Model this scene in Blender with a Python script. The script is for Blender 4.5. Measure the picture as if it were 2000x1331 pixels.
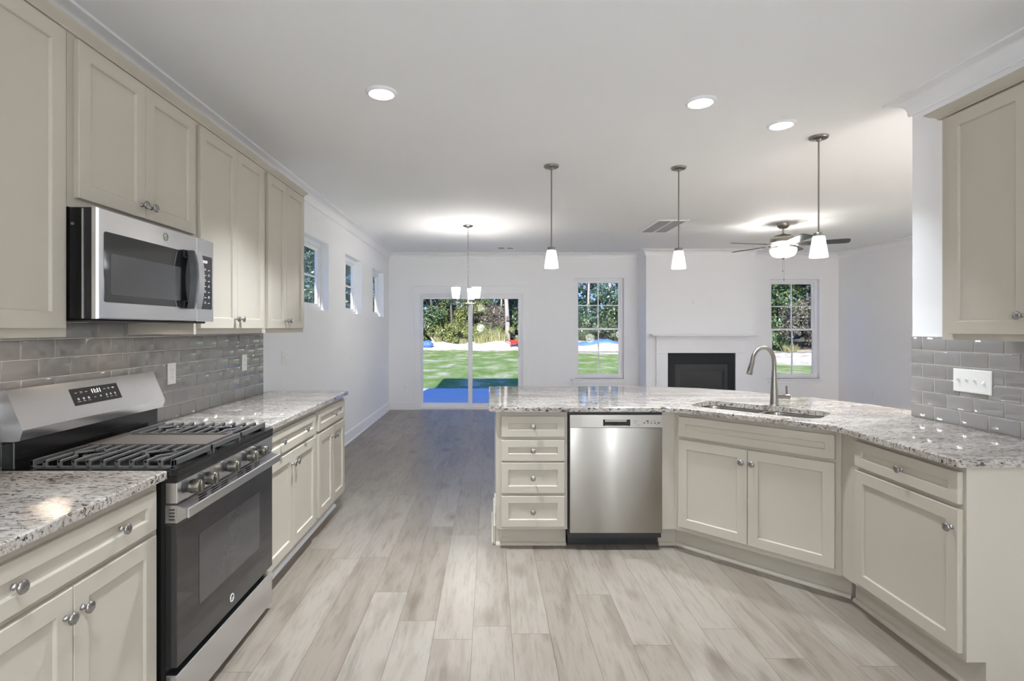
import bpy, bmesh, math, random
from mathutils import Vector, Matrix
from mathutils.geometry import tessellate_polygon
random.seed(7)
for o in list(bpy.data.objects): bpy.data.objects.remove(o)
SC = bpy.context.scene
COL = SC.collection
PI = math.pi

# ---------------------------------------------------------------- camera
H = 1.425; F = 1030.0; CX = 957.0; CY = 642.0
cd = bpy.data.cameras.new('camera'); cam = bpy.data.objects.new('camera', cd); COL.objects.link(cam)
cd.sensor_fit = 'HORIZONTAL'; cd.sensor_width = 36.0; cd.lens = F/2000*36.0
cd.shift_x = (1000-CX)/2000; cd.shift_y = -(665.5-CY)/2000
cd.clip_start = 0.05; cd.clip_end = 400
cam.location = (0, 0, H); cam.rotation_euler = (PI/2, 0, 0)
SC.camera = cam

# ---------------------------------------------------------------- exposure, sky, sun
SC.view_settings.view_transform = 'Standard'; SC.view_settings.look = 'None'
SC.view_settings.gamma = 1.0; SC.view_settings.use_curve_mapping = False
SC.view_settings.exposure = 1.72
SC.cycles.max_bounces = 16; SC.cycles.diffuse_bounces = 10; SC.cycles.transparent_max_bounces = 32
W = bpy.data.worlds.new('sky'); SC.world = W; W.use_nodes = True
nt = W.node_tree; nt.nodes.clear()
wo = nt.nodes.new('ShaderNodeOutputWorld'); wb = nt.nodes.new('ShaderNodeBackground')
tc = nt.nodes.new('ShaderNodeTexCoord'); sx = nt.nodes.new('ShaderNodeSeparateXYZ'); sky = nt.nodes.new('ShaderNodeValToRGB')
nt.links.new(tc.outputs['Generated'], sx.inputs[0]); nt.links.new(sx.outputs[2], sky.inputs[0])
e = sky.color_ramp.elements
e[0].position = 0.0; e[0].color = (.42, .62, .95, 1)
e[1].position = 0.55; e[1].color = (.07, .20, .78, 1)
k = e.new(.16); k.color = (.14, .35, .92, 1)
nt.links.new(sky.outputs[0], wb.inputs[0]); nt.links.new(wb.outputs[0], wo.inputs[0])
wb.inputs[1].default_value = 0.52
sd = bpy.data.lights.new('sun', 'SUN'); sun = bpy.data.objects.new('sun', sd); COL.objects.link(sun)
sd.energy = 3.3; sd.angle = 0.009; sd.color = (1, .95, .87)
sun.rotation_euler = Vector((-0.12, -1.0, 0.49)).to_track_quat('Z', 'Y').to_euler()
LAMP = (.85, .925, 1.0); LAMP2 = (1.0, .965, .92)
CAN_W = 9.5; BACK_FILL_W = 3.4; LIV_FILL_W = 14.0; LCAN_FILL_W = 12.0        # watts per lamp; all but the first drive added, unseen lights
PEND_W = .42
CHAND_W = 1.0
FAN_W = 5.0
FILL_GLOBE_W = 18.0      # added opal globe behind the viewer, for fill light

# ---------------------------------------------------------------- materials
def srgb(r, g, b):
    f = lambda c: (c/255/12.92) if c/255 <= .04045 else ((c/255+.055)/1.055)**2.4
    return (f(r), f(g), f(b), 1)
def newmat(name):
    m = bpy.data.materials.new(name); m.use_nodes = True
    n = m.node_tree.nodes; n.clear()
    out = n.new('ShaderNodeOutputMaterial'); b = n.new('ShaderNodeBsdfPrincipled')
    m.node_tree.links.new(b.outputs[0], out.inputs[0])
    return m, n, m.node_tree.links, b, out
def pos_nodes(n, l, scale=(1, 1, 1)):
    g = n.new('ShaderNodeTexCoord'); mp = n.new('ShaderNodeMapping')
    mp.inputs['Scale'].default_value = scale
    l.new(g.outputs['Object'], mp.inputs['Vector']); return mp.outputs[0]
def pbr(name, col, rough=.5, metal=0., spec=.5, nscale=8., cvar=.03, rvar=.04, bump=0., bscale=60., stretch=(1, 1, 1), coat=0., ior=1.5):
    m, n, l, b, out = newmat(name)
    v = pos_nodes(n, l, stretch)
    nz = n.new('ShaderNodeTexNoise'); nz.inputs['Scale'].default_value = nscale; nz.inputs['Detail'].default_value = 4
    l.new(v, nz.inputs['Vector'])
    mx = n.new('ShaderNodeMix'); mx.data_type = 'RGBA'
    mx.inputs[6].default_value = tuple(c*(1-cvar) for c in col[:3])+(1,)
    mx.inputs[7].default_value = tuple(min(1, c*(1+cvar)) for c in col[:3])+(1,)
    l.new(nz.outputs[0], mx.inputs[0]); l.new(mx.outputs[2], b.inputs['Base Color'])
    mr = n.new('ShaderNodeMapRange'); mr.inputs[3].default_value = max(.02, rough-rvar); mr.inputs[4].default_value = rough+rvar
    l.new(nz.outputs[0], mr.inputs[0]); l.new(mr.outputs[0], b.inputs['Roughness'])
    b.inputs['Metallic'].default_value = metal
    b.inputs['Specular IOR Level'].default_value = spec
    b.inputs['IOR'].default_value = ior
    b.inputs['Coat Weight'].default_value = coat
    if bump:
        n2 = n.new('ShaderNodeTexNoise'); n2.inputs['Scale'].default_value = bscale; n2.inputs['Detail'].default_value = 2
        l.new(v, n2.inputs['Vector'])
        bp = n.new('ShaderNodeBump'); bp.inputs['Strength'].default_value = bump; bp.inputs['Distance'].default_value = .002
        l.new(n2.outputs[0], bp.inputs['Height']); l.new(bp.outputs[0], b.inputs['Normal'])
    return m
def emis(name, col, s):
    m, n, l, b, out = newmat(name)
    b.inputs['Base Color'].default_value = (.8, .8, .8, 1)
    b.inputs['Emission Color'].default_value = col; b.inputs['Emission Strength'].default_value = s
    return m
M = {}
M['wall'] = pbr('wall_paint', (.85, .85, .86), .6, nscale=2, cvar=.01, bump=.05, bscale=250, spec=.3)
M['ceiling'] = pbr('ceiling_paint', (.86, .86, .86), .75, nscale=2, cvar=.01, bump=.05, bscale=200, spec=.2)
M['trim'] = pbr('trim_paint', (.84, .84, .85), .4, nscale=3, cvar=.01)
M['cab'] = pbr('cabinet_paint', (.485, .440, .368), .38, nscale=3, cvar=.012, bump=.03, bscale=300, spec=.4)
M['cab_in'] = pbr('cabinet_inner_wood', (.45, .40, .32), .6, nscale=6, cvar=.06)  # wood tone for cabinet insides, not assigned
M['nickel'] = pbr('brushed_nickel', (.29, .265, .235), .30, 1, nscale=40, cvar=.08, stretch=(1, 1, 8))
M['pewter'] = pbr('dark_pewter', (.36, .35, .34), .28, 1, nscale=60, cvar=.12)
M['steel'] = pbr('stainless_steel', (.72, .72, .73), .27, 1, nscale=3, cvar=.01, rvar=.006, stretch=(.3, .3, 60))
M['steel_dw'] = pbr('stainless_door', (.42, .395, .355), .30, 1, nscale=3, cvar=.015, rvar=.012, bump=.006, bscale=18, stretch=(.2, .2, 60))
def brushed(m):
    n = m.node_tree.nodes; b = [x for x in n if x.type == 'BSDF_PRINCIPLED'][0]
    t = n.new('ShaderNodeTangent'); t.direction_type = 'RADIAL'; t.axis = 'Z'
    m.node_tree.links.new(t.outputs[0], b.inputs['Tangent'])
    b.inputs['Anisotropic'].default_value = .85; b.inputs['Anisotropic Rotation'].default_value = .25
brushed(M['steel_dw'])
M['steel_dk'] = pbr('knob_steel', (.20, .185, .16), .30, 1, nscale=50, cvar=.06)
M['sink'] = pbr('sink_steel', (.50, .48, .45), .22, 1, nscale=30, cvar=.05, stretch=(8, 1, 1))
M['black'] = pbr('black_enamel', (.012, .012, .012), .18, nscale=8, cvar=.1)
M['black_m'] = pbr('black_matte_metal', (.02, .02, .02), .45, nscale=20, cvar=.15)
M['iron'] = pbr('cast_iron', (.085, .082, .08), .42, nscale=90, cvar=.25, bump=.3, bscale=400, spec=.6)
M['griddle'] = pbr('griddle_plate', (.16, .14, .125), .40, .2, nscale=14, cvar=.2)
M['bglass'] = pbr('black_glass', (.02, .02, .021), .05, nscale=5, cvar=.05, rvar=.01, ior=1.75)
M['fglass'] = pbr('fireplace_glass', (.035, .037, .038), .12, nscale=5, cvar=.1, rvar=.02, ior=1.35)
M['wglass'] = pbr('oven_window_glass', (.065, .065, .066), .07, nscale=60, cvar=.1, rvar=.01, ior=1.75)
M['mwglass'] = pbr('microwave_window_mesh', (.085, .085, .088), .18, nscale=300, cvar=.15, rvar=.02)
M['white_pl'] = pbr('white_plastic', (.82, .81, .78), .35, nscale=10, cvar=.01)
M['slot'] = pbr('dark_slot', (.03, .03, .03), .6, nscale=10, cvar=.1)
M['mark'] = pbr('pale_print', (.75, .75, .75), .5, nscale=10, cvar=.05)
M['mark_dk'] = pbr('dark_print', (.04, .04, .04), .5, nscale=10, cvar=.05)
M['digit'] = emis('clock_digits', (.9, .97, 1, 1), 1.6)
M['grout'] = pbr('tile_grout', (.60, .58, .55), .8, nscale=120, cvar=.08)
M['fan_dark'] = pbr('blade_walnut', (.035, .028, .026), .35, nscale=10, cvar=.3, stretch=(6, 1, 1))
M['fan_lt'] = pbr('blade_pale_underside', (.055, .046, .042), .30, nscale=10, cvar=.2, stretch=(6, 1, 1))
M['vent_dk'] = pbr('vent_filter_grey', (.33, .33, .33), .7, nscale=120, cvar=.1)
M['firebox'] = pbr('firebox_black', (.022, .024, .025), .6, nscale=10, cvar=.15, spec=.25)
M['patio'] = pbr('patio_concrete', (.60, .59, .57), .7, nscale=2.5, cvar=.12, bump=.2, bscale=80)
M['siding'] = pbr('siding', (.55, .56, .55), .7, nscale=4, cvar=.03)
M['roofing'] = pbr('roof_shingle', (.10, .10, .10), .85, nscale=30, cvar=.2)
M['tarp'] = pbr('blue_tarp', (.07, .16, .50), .4, nscale=5, cvar=.25, bump=.5, bscale=6)
M['redpl'] = pbr('red_plastic', (.55, .03, .02), .4, nscale=6, cvar=.1)
M['shade_lamp'] = emis('fan_bowl_glass', (1, .95, .88, 1), 1.15)
M['glow'] = emis('lit_chandelier_glass', LAMP2+(1,), 11)
M['glow_fan'] = emis('lit_fan_glass', LAMP2+(1,), 6)
M['opal'] = emis('fill_globe_glass', LAMP+(1,), FILL_GLOBE_W/(4*PI*PI*.15**2))  # emissive glass of the added globes behind the viewer
M['fill_living'] = emis('fill_living_glass', LAMP2+(1,), LIV_FILL_W/(4*PI*PI*.15**2))  # emissive glass of the added living area globes
M['lens'] = emis('led_lens', (1, .97, .93, 1), 6.0)

def frosted(name):
    m, n, l, b, out = newmat(name)
    n.remove(b)
    v = pos_nodes(n, l)
    nz = n.new('ShaderNodeTexNoise'); nz.inputs['Scale'].default_value = 30; l.new(v, nz.inputs['Vector'])
    cr = n.new('ShaderNodeMix'); cr.data_type = 'RGBA'; cr.inputs[6].default_value = (.86, .83, .79, 1); cr.inputs[7].default_value = (.93, .90, .86, 1)
    l.new(nz.outputs[0], cr.inputs[0])
    d = n.new('ShaderNodeBsdfDiffuse'); t = n.new('ShaderNodeBsdfTranslucent'); mx = n.new('ShaderNodeMixShader'); mx.inputs[0].default_value = .5
    l.new(cr.outputs[2], d.inputs[0]); l.new(cr.outputs[2], t.inputs[0])
    l.new(d.outputs[0], mx.inputs[1]); l.new(t.outputs[0], mx.inputs[2])
    g = n.new('ShaderNodeBsdfGlossy'); g.inputs['Roughness'].default_value = .15
    fr = n.new('ShaderNodeFresnel'); m2 = n.new('ShaderNodeMixShader')
    l.new(fr.outputs[0], m2.inputs[0]); l.new(mx.outputs[0], m2.inputs[1]); l.new(g.outputs[0], m2.inputs[2])
    l.new(m2.outputs[0], out.inputs[0])
    return m
M['frost'] = frosted('frosted_white_glass')

def mathn(n, l, op, a, b=None):
    x = n.new('ShaderNodeMath'); x.operation = op
    for i, v in enumerate((a, b)):
        if v is None: continue
        if isinstance(v, (int, float)): x.inputs[i].default_value = v
        else: l.new(v, x.inputs[i])
    return x.outputs[0]
def clearglass(name, tint=(.97, .98, .98, 1)):
    m, n, l, b, out = newmat(name)
    n.remove(b)
    v = pos_nodes(n, l)
    nz = n.new('ShaderNodeTexNoise'); nz.inputs['Scale'].default_value = 1.5; l.new(v, nz.inputs['Vector'])
    mr = n.new('ShaderNodeMapRange'); mr.inputs[3].default_value = .0; mr.inputs[4].default_value = .01; l.new(nz.outputs[0], mr.inputs[0])
    t = n.new('ShaderNodeBsdfTransparent'); t.inputs[0].default_value = tint
    g = n.new('ShaderNodeBsdfGlossy'); l.new(mr.outputs[0], g.inputs['Roughness'])
    fr = n.new('ShaderNodeFresnel'); fr.inputs[0].default_value = 1.25
    mx = n.new('ShaderNodeMixShader')
    gm = n.new('ShaderNodeNewGeometry')
    fac = mathn(n, l, 'MULTIPLY', fr.outputs[0], mathn(n, l, 'SUBTRACT', 1.0, gm.outputs['Backfacing']))
    l.new(fac, mx.inputs[0]); l.new(t.outputs[0], mx.inputs[1]); l.new(g.outputs[0], mx.inputs[2])
    l.new(mx.outputs[0], out.inputs[0])
    return m
M['glass'] = clearglass('window_glass')

def ramp(n, l, fac, stops, interp='LINEAR'):
    r = n.new('ShaderNodeValToRGB'); r.color_ramp.interpolation = interp
    e = r.color_ramp.elements
    while len(e) > 1: e.remove(e[0])
    e[0].position = stops[0][0]; e[0].color = stops[0][1]
    for p, c in stops[1:]:
        k = e.new(p); k.color = c
    if fac is not None: l.new(fac, r.inputs[0])
    return r.outputs[0]
def mixc(n, l, fac, a, b, mode='MIX'):
    x = n.new('ShaderNodeMix'); x.data_type = 'RGBA'; x.blend_type = mode
    for i, v in ((0, fac), (6, a), (7, b)):
        if isinstance(v, (int, float)): x.inputs[i].default_value = v
        elif isinstance(v, tuple): x.inputs[i].default_value = v
        else: l.new(v, x.inputs[i])
    return x.outputs[2]

def granite():
    m, n, l, b, out = newmat('granite')
    v = pos_nodes(n, l, (.62, 1.55, 1.15))
    def nz(scale, det, rough, dist, off):
        mp = n.new('ShaderNodeMapping'); mp.inputs['Location'].default_value = off; l.new(v, mp.inputs['Vector'])
        t = n.new('ShaderNodeTexNoise'); t.inputs['Scale'].default_value = scale; t.inputs['Detail'].default_value = det; t.inputs['Roughness'].default_value = rough; t.inputs['Distortion'].default_value = dist
        l.new(mp.outputs[0], t.inputs['Vector']); return t.outputs[0]
    big = nz(5, 4, .55, .4, (0, 0, 0))
    c0 = ramp(n, l, big, [(.30, srgb(158, 148, 139)), (.50, srgb(180, 172, 163)), (.72, srgb(195, 190, 183))])
    f1 = ramp(n, l, nz(58, 5, .60, .5, (9, 4, 1)), [(.39, (1, 1, 1, 1)), (.51, (0, 0, 0, 1))])
    c1 = mixc(n, l, mathn(n, l, 'MULTIPLY', f1, .75), c0, srgb(124, 113, 106))
    vein = mathn(n, l, 'ADD', nz(62, 5, .58, .8, (3.1, 7.7, 1.3)), mathn(n, l, 'MULTIPLY', mathn(n, l, 'SUBTRACT', big, .5), .16))
    f2 = ramp(n, l, vein, [(.39, (1, 1, 1, 1)), (.437, (0, 0, 0, 1))])
    c2 = mixc(n, l, f2, c1, srgb(58, 50, 53))
    f3 = ramp(n, l, nz(150, 3, .6, .3, (1, 2, 8)), [(.33, (1, 1, 1, 1)), (.39, (0, 0, 0, 1))])
    c3 = mixc(n, l, mathn(n, l, 'MULTIPLY', f3, .6), c2, srgb(90, 82, 80))
    l.new(c3, b.inputs['Base Color'])
    b.inputs['Roughness'].default_value = .055; b.inputs['IOR'].default_value = 1.7
    return m
M['granite'] = granite()

def planks():
    m, n, l, b, out = newmat('plank_floor')
    g = n.new('ShaderNodeTexCoord'); sp = n.new('ShaderNodeSeparateXYZ'); l.new(g.outputs['Object'], sp.inputs[0])
    Wd, Ln = .181, 1.22
    xs = mathn(n, l, 'DIVIDE', mathn(n, l, 'ADD', sp.outputs[0], .081+Wd*40), Wd)
    xi = mathn(n, l, 'FLOOR', xs); xf = mathn(n, l, 'FRACT', xs)
    wn = n.new('ShaderNodeTexWhiteNoise'); wn.noise_dimensions = '1D'; l.new(xi, wn.inputs['W'])
    ys = mathn(n, l, 'ADD', mathn(n, l, 'DIVIDE', mathn(n, l, 'ADD', sp.outputs[1], 40.0), Ln), wn.outputs['Value'])
    yi = mathn(n, l, 'FLOOR', ys); yf = mathn(n, l, 'FRACT', ys)
    cb = n.new('ShaderNodeCombineXYZ'); l.new(xi, cb.inputs[0]); l.new(yi, cb.inputs[1])
    wn2 = n.new('ShaderNodeTexWhiteNoise'); wn2.noise_dimensions = '3D'; l.new(cb.outputs[0], wn2.inputs['Vector'])
    tone = ramp(n, l, wn2.outputs['Value'], [(0, srgb(127, 117, 106)), (.35, srgb(132, 123, 112)), (.7, srgb(137, 128, 118)), (1, srgb(141, 133, 123))])
    # grain along y, shifted per plank
    of = n.new('ShaderNodeVectorMath'); of.operation = 'SCALE'; l.new(wn2.outputs['Color'], of.inputs[0]); of.inputs['Scale'].default_value = 37.0
    pv = n.new('ShaderNodeVectorMath'); pv.operation = 'ADD'; l.new(g.outputs['Object'], pv.inputs[0]); l.new(of.outputs[0], pv.inputs[1])
    mp = n.new('ShaderNodeMapping'); mp.inputs['Scale'].default_value = (1, .10, 1); l.new(pv.outputs[0], mp.inputs['Vector'])
    n1 = n.new('ShaderNodeTexNoise'); n1.inputs['Scale'].default_value = 60; n1.inputs['Detail'].default_value = 6; n1.inputs['Roughness'].default_value = .65; l.new(mp.outputs[0], n1.inputs['Vector'])
    gr = ramp(n, l, n1.outputs[0], [(.28, (.62, .60, .57, 1)), (.5, (1, 1, 1, 1)), (.75, (1.0, 1.0, 1.0, 1))])
    c = mixc(n, l, .65, tone, gr, 'MULTIPLY')
    mp2 = n.new('ShaderNodeMapping'); mp2.inputs['Scale'].default_value = (1, .16, 1); l.new(pv.outputs[0], mp2.inputs['Vector'])
    n2 = n.new('ShaderNodeTexNoise'); n2.inputs['Scale'].default_value = 13; n2.inputs['Detail'].default_value = 5; n2.inputs['Distortion'].default_value = .5; l.new(mp2.outputs[0], n2.inputs['Vector'])
    bl = ramp(n, l, n2.outputs[0], [(.30, (.58, .54, .49, 1)), (.50, (1, 1, 1, 1))])
    c = mixc(n, l, .65, c, bl, 'MULTIPLY')
    # knots
    mp3 = n.new('ShaderNodeMapping'); mp3.inputs['Scale'].default_value = (1, .55, 1); l.new(pv.outputs[0], mp3.inputs['Vector'])
    vo = n.new('ShaderNodeTexVoronoi'); vo.inputs['Scale'].default_value = 3.4; l.new(mp3.outputs[0], vo.inputs['Vector'])
    kn = ramp(n, l, vo.outputs['Distance'], [(.0, (.34, .29, .25, 1)), (.08, (.62, .57, .52, 1)), (.24, (1, 1, 1, 1))])
    c = mixc(n, l, .85, c, kn, 'MULTIPLY')
    # joints
    ex = mathn(n, l, 'MULTIPLY', mathn(n, l, 'MINIMUM', xf, mathn(n, l, 'SUBTRACT', 1.0, xf)), Wd)
    ey = mathn(n, l, 'MULTIPLY', mathn(n, l, 'MINIMUM', yf, mathn(n, l, 'SUBTRACT', 1.0, yf)), Ln)
    e = mathn(n, l, 'MINIMUM', ex, ey)
    jn = ramp(n, l, mathn(n, l, 'MULTIPLY', e, 100.0), [(.06, (.42, .38, .34, 1)), (.17, (1, 1, 1, 1))])
    c = mixc(n, l, 1.0, c, jn, 'MULTIPLY')
    l.new(c, b.inputs['Base Color'])
    mr = n.new('ShaderNodeMapRange'); mr.inputs[3].default_value = .40; mr.inputs[4].default_value = .28; l.new(n1.outputs[0], mr.inputs[0]); l.new(mr.outputs[0], b.inputs['Roughness'])
    bp = n.new('ShaderNodeBump'); b.inputs['Coat Weight'].default_value = .15; b.inputs['Coat Roughness'].default_value = .2; b.inputs['Coat IOR'].default_value = 1.6
    bp.inputs['Strength'].default_value = .12; bp.inputs['Distance'].default_value = .002
    l.new(n1.outputs[0], bp.inputs['Height']); l.new(bp.outputs[0], b.inputs['Normal'])
    return m
M['floor'] = planks()

def tilemat():
    m, n, l, b, out = newmat('glazed_tile')
    v = pos_nodes(n, l)
    oi = n.new('ShaderNodeNewGeometry')
    c = ramp(n, l, oi.outputs['Random Per Island'], [(0, (.255, .238, .222, 1)), (1, (.292, .275, .258, 1))])
    l.new(c, b.inputs['Base Color'])
    b.inputs['Roughness'].default_value = .06; b.inputs['IOR'].default_value = 1.9
    n1 = n.new('ShaderNodeTexNoise'); n1.inputs['Scale'].default_value = 14; n1.inputs['Detail'].default_value = 1; l.new(v, n1.inputs['Vector'])
    bp = n.new('ShaderNodeBump'); bp.inputs['Strength'].default_value = .12; bp.inputs['Distance'].default_value = .004
    l.new(n1.outputs[0], bp.inputs['Height']); l.new(bp.outputs[0], b.inputs['Normal'])
    return m
M['tile'] = tilemat()

def leafmat(name, c1, c2):
    m, n, l, b, out = newmat(name)
    n.remove(b)
    oi = n.new('ShaderNodeNewGeometry')
    c = ramp(n, l, oi.outputs['Random Per Island'], [(0, c1), (1, c2)])
    d = n.new('ShaderNodeBsdfDiffuse'); t = n.new('ShaderNodeBsdfTranslucent'); mx = n.new('ShaderNodeMixShader'); mx.inputs[0].default_value = .3
    g = n.new('ShaderNodeBsdfGlossy'); g.inputs['Roughness'].default_value = .35; m2 = n.new('ShaderNodeMixShader'); m2.inputs[0].default_value = .09
    l.new(c, d.inputs[0]); l.new(c, t.inputs[0]); l.new(d.outputs[0], mx.inputs[1]); l.new(t.outputs[0], mx.inputs[2])
    l.new(mx.outputs[0], m2.inputs[1]); l.new(g.outputs[0], m2.inputs[2]); l.new(m2.outputs[0], out.inputs[0])
    return m
M['leaf_a'] = leafmat('leaf_dark_green', (.035, .075, .035, 1), (.15, .22, .085, 1))
M['leaf_b'] = leafmat('leaf_yellow_green', (.10, .15, .04, 1), (.36, .38, .12, 1))
M['leaf_c'] = leafmat('leaf_blue_green', (.03, .075, .06, 1), (.13, .22, .15, 1))
M['leaf_d'] = leafmat('dry_brush', (.10, .085, .07, 1), (.30, .26, .20, 1))
M['leaf_e'] = leafmat('dry_grass', (.22, .24, .08, 1), (.50, .48, .26, 1))
M['bark'] = pbr('bark', (.30, .27, .25), .85, nscale=9, cvar=.45, bump=.6, bscale=20, stretch=(1, 1, .25))
M['bark_dk'] = pbr('dark_bark', (.10, .09, .085), .85, nscale=9, cvar=.45, bump=.6, bscale=20, stretch=(1, 1, .25))

def groundmat():
    m, n, l, b, out = newmat('yard_ground')
    v = pos_nodes(n, l)
    at = n.new('ShaderNodeAttribute'); at.attribute_name = 'zone'
    nz = n.new('ShaderNodeTexNoise'); nz.inputs['Scale'].default_value = .9; nz.inputs['Detail'].default_value = 5; l.new(v, nz.inputs['Vector'])
    z = mathn(n, l, 'ADD', at.outputs['Fac'], mathn(n, l, 'MULTIPLY', mathn(n, l, 'SUBTRACT', nz.outputs[0], .5), 2.4))
    n2 = n.new('ShaderNodeTexNoise'); n2.inputs['Scale'].default_value = 1.1; n2.inputs['Detail'].default_value = 8; n2.inputs['Roughness'].default_value = .7; 
    mp = n.new('ShaderNodeMapping'); mp.inputs['Scale'].default_value = (.85, .42, 1); l.new(v, mp.inputs['Vector']); l.new(mp.outputs[0], n2.inputs['Vector'])
    grass = ramp(n, l, n2.outputs[0], [(.30, (.14, .225, .05, 1)), (.45, (.20, .30, .08, 1)), (.53, (.29, .36, .14, 1)), (.66, (.60, .55, .40, 1))])
    n3 = n.new('ShaderNodeTexNoise'); n3.inputs['Scale'].default_value = 25; n3.inputs['Detail'].default_value = 4; l.new(v, n3.inputs['Vector'])
    grass = mixc(n, l, .5, grass, ramp(n, l, n3.outputs[0], [(.3, (.55, .6, .5, 1)), (.6, (1.1, 1.1, 1.1, 1))]), 'MULTIPLY')
    n4 = n.new('ShaderNodeTexNoise'); n4.inputs['Scale'].default_value = 3; n4.inputs['Detail'].default_value = 7; l.new(v, n4.inputs['Vector'])
    sand = ramp(n, l, n4.outputs[0], [(.35, (.46, .42, .35, 1)), (.5, (.68, .63, .55, 1)), (.7, (.82, .77, .69, 1))])
    soil = ramp(n, l, n4.outputs[0], [(.3, (.09, .075, .05, 1)), (.6, (.20, .17, .11, 1)), (.8, (.30, .27, .16, 1))])
    f1 = n.new('ShaderNodeMapRange'); f1.inputs[1].default_value = -.3; f1.inputs[2].default_value = .3; l.new(z, f1.inputs[0])
    f2 = n.new('ShaderNodeMapRange'); f2.inputs[1].default_value = 2.6; f2.inputs[2].default_value = 3.8; l.new(z, f2.inputs[0])
    c = mixc(n, l, f1.outputs[0], grass, sand); c = mixc(n, l, f2.outputs[0], c, soil)
    l.new(c, b.inputs['Base Color']); b.inputs['Roughness'].default_value = .9; b.inputs['Specular IOR Level'].default_value = .1
    bp = n.new('ShaderNodeBump'); bp.inputs['Strength'].default_value = .7; bp.inputs['Distance'].default_value = .05
    l.new(n3.outputs[0], bp.inputs['Height']); l.new(bp.outputs[0], b.inputs['Normal'])
    return m
M['yard'] = groundmat()

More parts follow.
